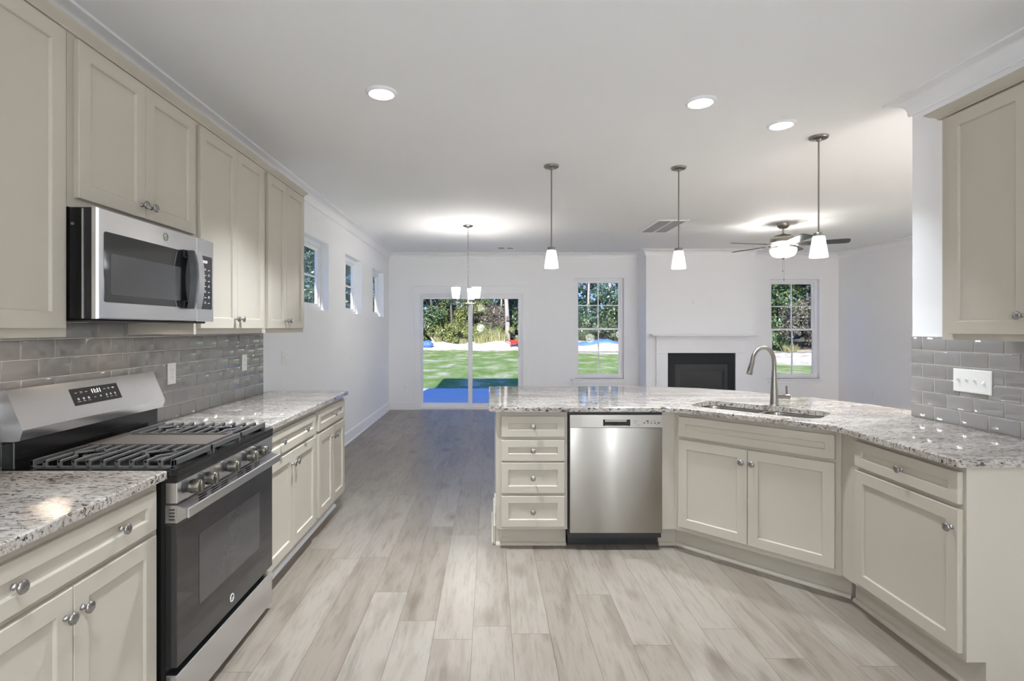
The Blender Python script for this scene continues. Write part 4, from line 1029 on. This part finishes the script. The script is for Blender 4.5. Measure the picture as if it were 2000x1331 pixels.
# chandelier
x, y = -.282, 6.76
root = thing('chandelier', 'small three-light nickel chandelier hanging in front of the sliding door', 'chandelier', (x, y, CEIL))
MB().lathe([(.064, -.0005), (.064, -.008), (.05, -.018), (.012, -.022), (.008, -.035), (.003, -.037)], (x, y, CEIL), seg=28).build('canopy', 'nickel', root, ang=40)
s = MB(); z = CEIL-.034; k = 0
while z > 2.085:
    a = Vector((1, 0, 0)) if k % 2 else Vector((0, 1, 0))
    s.tube([Vector((x, y, z-.017))+a*.0085*math.cos(t)+Vector((0, 0, .0185*math.sin(t))) for t in [2*PI*q/12 for q in range(12)]], .0022, 6, True); z -= .0285; k += 1
s.build('chain', 'nickel', root)
MB().lathe([(.001, 1.700), (.010, 1.704), (.014, 1.716), (.010, 1.726), (.028, 1.730), (.030, 1.740), (.026, 1.750), (.010, 1.756), (.0055, 1.764), (.0055, 2.07), (.010, 2.075), (.002, 2.092)], (x, y, 0), seg=18).build('stem', 'nickel', root, ang=40)
for th in (195, 75, -45):
    a = math.radians(th); dx, dy = math.cos(a), math.sin(a)
    P = lambda r, z: (x+dx*r, y+dy*r, z)
    ar = MB().tube([P(.022, 1.742), P(.06, 1.738), P(.12, 1.740), P(.15, 1.748), P(.158, 1.765), P(.158, 1.782)], .005, 8).build('arm', 'nickel', root, ang=50)
    MB().lathe([(.008, 1.780), (.026, 1.784), (.030, 1.792), (.030, 1.806), (.026, 1.808)], P(.158, 0), seg=22).build('shade_cup', 'nickel', ar, ang=40)
    MB().lathe([(.030, 1.8085), (.038, 1.811), (.041, 1.818), (.0565, 1.940), (.0575, 1.945), (.0555, 1.945)], P(.158, 0), seg=30, cap0=False, cap1=False).build('shade', 'glow', root, ang=60)
    lamp('POINT', 'chandelier_lamp', P(.158, 1.885), CHAND_W, .022, LAMP2)

# ceiling fan
x, y = 3.67, 6.60
root = thing('ceiling_fan', 'nickel ceiling fan with dark blades and a lit glass bowl', 'ceiling fan', (x, y, CEIL))
MB().lathe([(.074, -.0005), (.074, -.012), (.066, -.045), (.045, -.066), (.018, -.072)], (x, y, CEIL), seg=28).build('canopy', 'nickel', root, ang=50)
MB().lathe([(.012, 2.590), (.012, CEIL-.070)], (x, y, 0), seg=14).build('downrod', 'nickel', root)
MB().lathe([(.030, 2.606), (.045, 2.598), (.095, 2.590), (.135, 2.570), (.145, 2.552), (.145, 2.505), (.135, 2.494), (.08, 2.490)], (x, y, 0), seg=36).build('motor_housing', 'nickel', root, ang=40)
MB().lathe([(.078, 2.4895), (.072, 2.465), (.055, 2.455), (.050, 2.432), (.075, 2.428), (.075, 2.424), (.01, 2.4235)], (x, y, 0), seg=30).build('light_fitter', 'nickel', root, ang=40)
for k in range(5):
    a = math.radians(-26+72*k); R = Matrix.Translation((x, y, 2.474)) @ Matrix.Rotation(a, 4, 'Z')
    RB = R @ Matrix.Rotation(math.radians(-12), 4, 'X')
    prof = [(.19, -.058), (.56, -.070), (.66, -.070), (.692, -.058), (.702, -.030), (.702, .030), (.692, .058), (.66, .070), (.56, .070), (.19, .058)]
    bl = MB(RB).prism(prof, .0002, .0035).build('blade', 'fan_dark', root, ang=20)
    MB(RB).prism(prof, -.0035, -.0002).build('blade_underside', 'fan_lt', bl, ang=20)
    s = MB(R); s.tube([(.07, 0, .018), (.12, 0, .006), (.17, 0, -.008)], [.012, .010, .010], 8)
    s.X = RB; s.prism([(.15, -.022), (.26, -.032), (.275, 0), (.26, .032), (.15, .022)], -.0075, -.0038)
    s.build('blade_iron', 'nickel', bl, ang=40)
MB().lathe([(.146, 2.427), (.1500, 2.420), (.150, 2.395), (.142, 2.366), (.118, 2.335), (.075, 2.317), (.022, 2.3115), (.018, 2.3115)], (x, y, 0), seg=40, cap0=False, cap1=False).build('light_bowl', 'glow_fan', root, ang=60)
MB().lathe([(.024, 2.3110), (.024, 2.306), (.014, 2.298), (.008, 2.290), (.001, 2.288)], (x, y, 0), seg=18).build('finial', 'nickel', root, ang=40)
for dx, zz in ((-.008, 2.16), (.008, 2.05)):
    s = MB().tube([(x+dx, y-.003, 2.2885), (x+dx, y-.003, zz)], .0012, 6); s.lathe([(.002, 0), (.005, -.012), (.004, -.026), (.001, -.03)], (x+dx, y-.003, zz), seg=10)
    s.build('pull_chain', 'nickel', root)
lamp('POINT', 'fan_lamp', (x+.085, y, 2.40), FAN_W/2, .03, LAMP2)
lamp('POINT', 'fan_lamp', (x-.085, y, 2.40), FAN_W/2, .03, LAMP2)

# ceiling vents
root = thing('return_vent', 'large two-panel return air vent in the ceiling before the fireplace', 'air vent', (2.23, 6.82, CEIL))
s = MB()
for a, b, c, d in cells(2.03, 2.43, 6.40, 7.24, [(2.065, 2.220, 6.44, 7.20), (2.240, 2.395, 6.44, 7.20)]): s.box(a, b, c, d, CEIL-.010, CEIL-.0005)
s.build('frame', 'trim', root, smooth=False)
for x0 in (2.065, 2.240):
    s = MB(); s.box(x0+.0005, x0+.1545, 6.4405, 7.1995, CEIL-.0025, CEIL-.0006)
    for k in range(38): yy = 6.445+k*.02; s.rings([[(xx, yy, CEIL-.0026), (xx, yy+.002, CEIL-.0026), (xx, yy+.010, CEIL-.0085), (xx, yy+.008, CEIL-.0085)] for xx in (x0+.001, x0+.154)])
    s.build('grille', 'vent_dk', root, smooth=False)
for x0, lab in ((.125, 'small ceiling register by the far wall, the darker one nearer the chandelier'), (.268, 'small ceiling register by the far wall, on the pendant side of its twin')):
    root = thing('ceiling_register', lab, 'air vent', (x0+.06, 8.62, CEIL))
    s = MB()
    for a, b, c, d in cells(x0, x0+.122, 8.54, 8.70, [(x0+.012, x0+.11, 8.552, 8.688)]): s.box(a, b, c, d, CEIL-.007, CEIL-.0005)
    s.build('frame', 'trim', root, smooth=False)
    s = MB(); s.box(x0+.0125, x0+.1095, 8.5525, 8.6875, CEIL-.002, CEIL-.0006)
    for k in range(8): yy = 8.556+k*.0165; s.rings([[(xx, yy, CEIL-.0021), (xx, yy+.002, CEIL-.0021), (xx, yy+.008, CEIL-.0065), (xx, yy+.006, CEIL-.0065)] for xx in (x0+.013, x0+.109)])
    s.build('grille', 'vent_dk', root, smooth=False)
# ================================================================ OUTSIDE
tag(MB().prism([(-2.15, WB-.5), (XR+.5, WB-.5), (XR+.5, WF+.40), (-2.15, WF+.40)], CEIL+.16, CEIL+.30).build('roof', 'roofing', smooth=False), 'flat dark roof slab over the house', 'roof', None, 'structure')
tag(MB().box(-1.72, 2.9, WF+WT+.001, 12.95, -.16, -.045, .01).build('patio', 'patio'), 'concrete patio slab in the shade of the house outside the sliding door', 'patio', None, 'structure')
BL = [(-11, -12), (-10.5, 12), (-9.5, 26), (-7.5, 33.0), (-4, 35), (1.5, 34.4), (6.5, 31.0), (10, 26.2), (12.6, 22.2), (15.5, 17), (19, 8), (22, -12)]
def sdist(x, y):
    p = Vector((x, y)); best = 1e9; sg = -1
    for a, b in zip(BL, BL[1:]):
        A, B = Vector(a), Vector(b); d = B-A; t = max(0, min(1, (p-A).dot(d)/d.dot(d))); q = A+d*t
        L = (p-q).length
        if L < best:
            best = L; sg = 1 if d.x*(p.y-q.y)-d.y*(p.x-q.x) > 0 else -1
    return best*sg
def sm(t): t = max(0, min(1, t)); return t*t*(3-2*t)
def hgt(x, y, d):
    n = math.sin(x*1.3+y*.7)*.05+math.sin(x*2.9-y*1.7)*.035
    return -.12+.0035*max(0, y-10)+sm((d+.2)/3.4)*(.52+n*1.6)+.02*n+max(0, d-6)*.02
vs, fs, zn = [], [], []
xs = [-50+k*1.0 for k in range(30)]+[-20+k*.5 for k in range(90)]+[25+k*1.5 for k in range(24)]
ys = [-14+k*1.5 for k in range(18)]+[13+k*.4 for k in range(80)]+[45+k*2 for k in range(20)]
for yy in ys:
    for xx in xs:
        d = sdist(xx, yy); vs.append((xx, yy, hgt(xx, yy, d))); zn.append(d)
nx = len(xs)
inside = lambda x, y: WL-WT-.9 < x < XR+WT+.9 and WB-WT-1.2 < y < WF-.4
for j in range(len(ys)-1):
    for i in range(nx-1):
        if inside((xs[i]+xs[i+1])/2, (ys[j]+ys[j+1])/2): continue
        fs.append((j*nx+i, j*nx+i+1, (j+1)*nx+i+1, (j+1)*nx+i))
me = bpy.data.meshes.new('ground'); me.from_pydata(vs, [], fs)
at = me.attributes.new('zone', 'FLOAT', 'POINT')
at.data.foreach_set('value', zn)
for p in me.polygons: p.use_smooth = True
me.materials.append(M['yard'])
g = bpy.data.objects.new('ground', me); COL.objects.link(g)
tag(g, 'patchy green lawn rising to a strip of pale sand at the woods', 'lawn', None, 'structure')
def gz(x, y): return hgt(x, y, sdist(x, y))

def leaf_cloud(rng, n, blobs, size, squash=1.0):
    vs, fs = [], []
    tot = sum(b[3] for b in blobs)
    for bx, by, bz, bw, br in blobs:
        for _ in range(int(n*bw/tot)):
            while True:
                p = Vector((rng.uniform(-1, 1), rng.uniform(-1, 1), rng.uniform(-1, 1)))
                if .15 < p.length < 1: break
            p = p.normalized()*(p.length**.45)
            c = Vector((bx, by, bz))+Vector((p.x*br, p.y*br, p.z*br*squash))
            nrm = (p+Vector((rng.gauss(0, .6), rng.gauss(0, .6), rng.gauss(.4, .6)))).normalized()
            t = nrm.cross(Vector((rng.gauss(0, 1), rng.gauss(0, 1), rng.gauss(0, 1)))).normalized(); u = nrm.cross(t)
            L = size*rng.uniform(.6, 1.3); Wd = L*rng.uniform(.4, .65)
            b = len(vs)
            vs += [tuple(c-t*L), tuple(c+u*Wd+nrm*L*.15), tuple(c+t*L), tuple(c-u*Wd+nrm*L*.15)]
            fs.append((b, b+1, b+2, b+3))
    return vs, fs
def leaf_mesh(name, mat, *a, **k):
    vs, fs = leaf_cloud(*a, **k); me = bpy.data.meshes.new(name); me.from_pydata(vs, [], fs); me.materials.append(M[mat]); return me
rng = random.Random(11)
def crown_blobs(rng, h0, h1, r, n):
    out = []
    for i in range(n):
        t = rng.random(); z = h0+(h1-h0)*t; rr = r*(.55+.6*math.sin(PI*min(1, .15+t*.8)))
        a = rng.uniform(0, 2*PI); q = rr*math.sqrt(rng.random())
        br = r*rng.uniform(.22, .42)
        out.append((q*math.cos(a), q*math.sin(a), z, br*br, br))
    return out
PROTO = {}
for key, mat, h0, h1, r, nb, n, size in (('oak', 'leaf_a', 1.0, 8.5, 2.3, 26, 5200, .125), ('yellow', 'leaf_b', .7, 6.5, 1.9, 24, 4600, .115), ('teal', 'leaf_c', .8, 10, 2.4, 28, 5600, .13),
                                         ('back', 'leaf_c', .2, 14, 4.0, 34, 5200, .26), ('dark', 'leaf_a', .3, 7.5, 2.1, 26, 5200, .12)):
    PROTO[key] = [leaf_mesh('crown_'+key, mat, rng, n, crown_blobs(rng, h0, h1, r, nb), size) for _ in range(2)]
PROTO['brush'] = [leaf_mesh('brush', 'leaf_d', rng, 2600, crown_blobs(rng, .2, 2.6, 1.3, 16), .06) for _ in range(2)]
PROTO['shrub'] = [leaf_mesh('shrub', 'leaf_b', rng, 1800, crown_blobs(rng, .15, 1.3, .9, 12), .07) for _ in range(2)]
PROTO['darkshrub'] = [leaf_mesh('shrub', 'leaf_a', rng, 1800, crown_blobs(rng, .15, 1.5, 1.0, 12), .08) for _ in range(2)]
def blades(rng, n, r, h):
    vs, fs = [], []
    for _ in range(n):
        a = rng.uniform(0, 2*PI); q = r*math.sqrt(rng.random()); x, y = q*math.cos(a), q*math.sin(a); b = rng.uniform(0, 2*PI)
        hh = h*rng.uniform(.5, 1.1); w = .018; lx, ly = rng.gauss(0, .25)*hh, rng.gauss(0, .25)*hh
        k = len(vs)
        vs += [(x-w*math.cos(b), y-w*math.sin(b), 0), (x+w*math.cos(b), y+w*math.sin(b), 0), (x+lx*.5+w*.6*math.cos(b), y+ly*.5+w*.6*math.sin(b), hh*.6), (x+lx, y+ly, hh), (x+lx*.5-w*.6*math.cos(b), y+ly*.5-w*.6*math.sin(b), hh*.6)]
        fs.append((k, k+1, k+2, k+3, k+4))
    return vs, fs
PROTO['tuft'] = []
for _ in range(2):
    v_, f_ = blades(rng, 260, .55, 1.0); me = bpy.data.meshes.new('tuft'); me.from_pydata(v_, [], f_); me.materials.append(M['leaf_e']); PROTO['tuft'].append(me)
def trunk_mesh(h, r, mat, rng):
    pts = []; x = y = 0
    for k in range(9):
        pts.append((x, y, h*k/8-.15)); x += rng.gauss(0, .04)*h/8; y += rng.gauss(0, .04)*h/8
    s = MB().tube(pts, [r*(1.25 if k == 0 else 1-.07*k) for k in range(9)], 9)
    for _ in range(7):
        k = rng.randint(3, 7); p = Vector(pts[k]); a = rng.uniform(0, 2*PI); L = rng.uniform(.8, 1.8)
        s.tube([p, p+Vector((math.cos(a)*L*.5, math.sin(a)*L*.5, L*.35)), p+Vector((math.cos(a)*L, math.sin(a)*L, L*.9))], [r*.32, r*.22, r*.08], 6)
    return s, mat
def tree(x, y, key, label, sc=1.0, tr=(.10, 'bark_dk'), th=6.5, crown=True, group='trees at the edge of the yard', name='tree'):
    root = thing(name, label, 'tree', (x, y, gz(x, y)-.02), group)
    if crown:
        o = bpy.data.objects.new('crown', rng.choice(PROTO[key])); COL.objects.link(o); o.parent = root; o.scale = (sc, sc, sc); o.rotation_euler = (0, 0, rng.uniform(0, 6.28))
    s, mat = trunk_mesh(th, tr[0], tr[1], rng)
    t = s.build('trunk', mat, None, ang=60); t.parent = root
    return root
def shrub(x, y, key, label, sc=1.0, name='shrub', cat='shrub', group='shrubs along the sand strip'):
    o = bpy.data.objects.new(name, rng.choice(PROTO[key])); COL.objects.link(o); o.location = (x, y, gz(x, y)-.05); o.scale = (sc, sc, sc); o.rotation_euler = (0, 0, rng.uniform(0, 6.28))
    return tag(o, label, cat, group)
# woods seen through the sliding door and the first tall window
for x, y, key, sc, lab in ((-6.6, 40.5, 'yellow', 1.0, 'yellow-green tree at the edge of the sliding door view, left of the dark one'), (-4.4, 39.6, 'dark', .85, 'dark round tree behind the leaning pole'), (-2.6, 42, 'yellow', .95, 'yellow-green tree behind the door stile'),
                          (-1.2, 41, 'yellow', .7, 'low yellow-green tree beside the thin dark trunk'), (.9, 43.5, 'oak', .9, 'green tree above the dry brush thicket'), (3.6, 42, 'oak', .8, 'green tree just behind the thick pale trunk'), (5.4, 40, 'teal', .85, 'blue-green tree between the door and the tall window view'),
                          (7.2, 38.5, 'teal', .9, 'blue-green tree filling the nearer half of the tall window'), (9.3, 38, 'oak', .95, 'green tree behind the pale trunk in the tall window'), (11.2, 36, 'teal', .95, 'blue-green tree past the tall window view'),
                          (11.2, 29.8, 'teal', .8, 'blue-green tree standing between the two tall windows')):
    tree(x, y, key, lab, sc)
for x, y, r, mat, lab in ((1.28, 38.2, .175, 'bark', 'thick pale pine trunk in the right pane of the sliding door'), (.78, 41.5, .085, 'bark', 'slimmer pale trunk beside the thick pine'), (-2.95, 40.2, .10, 'bark_dk', 'dark trunk in the left pane of the sliding door'),
                         (-1.27, 39.5, .075, 'bark_dk', 'thin dark trunk next to the door stile'), (8.35, 37.0, .14, 'bark', 'pale sunlit trunk in the first tall window'), (6.95, 37.6, .10, 'bark', 'greyish trunk in the near half of the first tall window')):
    tree(x, y, 'back', lab, 1, (r, mat), 13, False, 'bare pines in front of the woods', 'pine_tree')
# right side woods, second tall window
for x, y, key, sc, lab in ((13.2, 27.2, 'dark', .95, 'dark tree in the second tall window, nearer the fireplace'), (15.6, 26, 'oak', 1.0, 'sunlit tree in the second tall window, nearer the side wall'), (17.2, 22.5, 'teal', .95, 'blue-green tree past the side wall'), (14.9, 29.5, 'yellow', 1.1, 'yellow-green tree behind the dark one in the second tall window'),
                          (19, 18, 'dark', 1, 'dark tree out beside the living area'), (20.5, 13, 'oak', 1, 'green tree out beside the living area wall'), (23, 6, 'oak', 1.05, 'green tree out beside the near living area window')):
    tree(x, y, key, lab, sc)
# left woods seen through the small high windows
for i, (x, y, key, sc) in enumerate(((-10.6, 29.5, 'teal', 1.0), (-14.5, 33, 'oak', 1.0), (-11.2, 34.5, 'teal', 1.0), (-9.2, 37, 'oak', .95), (-15.5, 38, 'teal', 1.0), (-12.3, 40.5, 'yellow', 1.1), (-9.0, 41.5, 'teal', 1.0))):
    tree(x, y, key, ('blue-green' if key == 'teal' else 'yellow-green' if key == 'yellow' else 'plain green')+' tree in the woods outside the small high windows', sc, group='trees outside the small high windows')
k = 0
for x, y, sc in ((-30, 52, 1), (-22, 56, 1), (-15, 51, 1), (-9.5, 54, 1), (-5.5, 50, .95), (-1.5, 54, 1), (2.5, 51, 1), (6.5, 53, 1), (10, 49, 1), (13.5, 46, 1), (17.5, 42, 1), (20, 37, 1), (23, 33, 1), (26, 28, 1), (28, 21, 1), (29, 13, 1), (-21, 42, 1), (31, 40, 1.1)):
    tree(x, y, 'back', 'tall blue-green tree in the back row of the woods', sc, (.22, 'bark_dk'), 12, True, 'back row of tall woods')
# brush and shrubs
for x, y, key, sc, lab in ((-4.9, 37.8, 'shrub', .8, 'leafy shrub beside the leaning pole at the yard edge'), (-3.4, 38, 'shrub', .9, 'leafy shrub left of the door stile, by the dark trunk'), (-2.2, 37.6, 'shrub', 1.05, 'broad leafy shrub just left of the door stile'),
                          (-.9, 37.9, 'shrub', .85, 'leafy shrub just right of the door stile'), (.35, 38.2, 'shrub', .75, 'small leafy shrub before the dry thicket'), (2.2, 37.9, 'shrub', .9, 'leafy shrub behind the red wheelbarrow'),
                          (5.9, 36.5, 'darkshrub', 1.0, 'dark shrub behind the blue tarp, near end'), (7.6, 36, 'darkshrub', 1.0, 'dark shrub behind the middle of the blue tarp'), (9.6, 34.4, 'darkshrub', 1.1, 'dark shrub past the far end of the blue tarp'), (13.2, 25.6, 'darkshrub', 1.0, 'dark shrub low in the second tall window')):
    shrub(x, y, key, lab, sc)
for x, y, sc, lab in ((-.2, 40.4, 1.0, 'grey-brown dry thicket in the right door pane, left half'), (.7, 40.2, .95, 'grey-brown dry thicket beside the thick pine trunk'), (-5.6, 38.6, .8, 'dry brush at the outer edge of the left door pane'), (14.8, 24.4, .9, 'bleached dry brush in the second tall window')):
    shrub(x, y, 'brush', lab, sc, 'dry_thicket', 'brush', 'dry thickets at the wood edge')
for x, y, sc in ((-.7, 37.3, .8), (.1, 37.5, 1.0), (.75, 37.3, .75), (-3.7, 37.4, .5), (-1.9, 37.1, .45), (2.1, 37.0, .45), (8.8, 34.4, .5), (14, 24.6, .5)):
    shrub(x, y, 'tuft', 'tuft of tall straw-coloured grass at the sand strip', sc, 'grass_tuft', 'grass', 'straw grass tufts')
# yard objects
x, y = -4.25, 35.9
s = MB(); rs = []
for k in range(7):
    t = k/6; r = .33*math.sin(PI*(.12+.8*t))*(1+.0*t)
    rs.append([(x+r*1.15*(1+.18*math.sin(3*a+k))*math.cos(a), y+r*(1+.15*math.cos(5*a))*math.sin(a), gz(x, y)-.03+.50*t+.04*math.sin(4*a+k)) for a in [2*PI*q/16 for q in range(16)]])
tag(s.rings(rs).build('tarp_bundle', 'tarp', ang=60), 'crumpled blue tarp bundle on the sand by the left door pane', 'tarp')
s = MB(); rs = []
for k in range(15):
    t = k/14; xx = 5.6+2.9*t; yy = 34.2-.9*t; r = (.10+.20*math.sin(PI*(.08+.88*t))*(1-.35*t))
    rs.append([(xx, yy+.55*math.cos(a)*(.4+r), gz(xx, yy)-.06+max(0, math.sin(a))*r*(1+.15*math.sin(k*2.3+3*a))) for a in [PI*2*q/14 for q in range(14)]])
tag(s.rings(rs).build('ground_tarp', 'tarp', ang=60), 'long blue tarp spread over a mound, in the first tall window', 'tarp')
x, y = 1.62, 35.4; z = gz(x, y)
root = thing('wheelbarrow', 'red wheelbarrow on the sand beside the thick pine trunk', 'wheelbarrow', (x, y, z))
s = MB().rings([[(x+a*cx_, y+b*cy_, z+zz) for a, b in ((-1, -1), (1, -1), (1, 1), (-1, 1))] for cx_, cy_, zz in ((.20, .16, .22), (.34, .26, .48), (.33, .25, .48), (.19, .15, .24))])
s.X = None; s.build('tray', 'redpl', root, ang=20)
MB().tube([(x-.10, y-.14, z+.21), (x-.45, y-.2, z+.30), (x-.62, y-.2, z+.40)], .02, 8).tube([(x-.10, y+.14, z+.21), (x-.45, y+.2, z+.30), (x-.62, y+.2, z+.40)], .02, 8).tube([(x-.2, y-.15, z+.22), (x-.22, y-.16, z+.01)], .015, 6).tube([(x-.2, y+.15, z+.22), (x-.22, y+.16, z+.01)], .015, 6).build('handle_frame', 'redpl', root)
MB().lathe([(.17, -.03), (.19, 0), (.17, .03)], (x+.34, y, z+.185), (0, 1, 0), 18).build('wheel', 'black_m', root)
x, y = -4.05, 38.0; z = gz(x, y)
tag(MB().tube([(x-.75, y, z+1.25), (x, y, z-.05)], .075, 10).build('leaning_pole', 'bark', ang=50), 'pale pole leaning at the wood edge in the left door pane', 'pole')
x, y = 1.28, 37.98; z = gz(x, 38.2)
root = thing('birdhouse', 'small dark birdhouse fixed on the thick pale pine trunk', 'birdhouse', (x, y, z+1.52))
s = MB().rings([[(x-.11, yy, z+1.45), (x+.11, yy, z+1.45), (x+.11, yy, z+1.70), (x, yy, z+1.80), (x-.11, yy, z+1.70)] for yy in (y-.10, y+.04)]); s.build('box', 'bark_dk', root, smooth=False)
MB().lathe([(.035, .0005), (.035, .004)], (x, y-.10, z+1.62), (0, -1, 0), 14).build('entrance', 'slot', root)
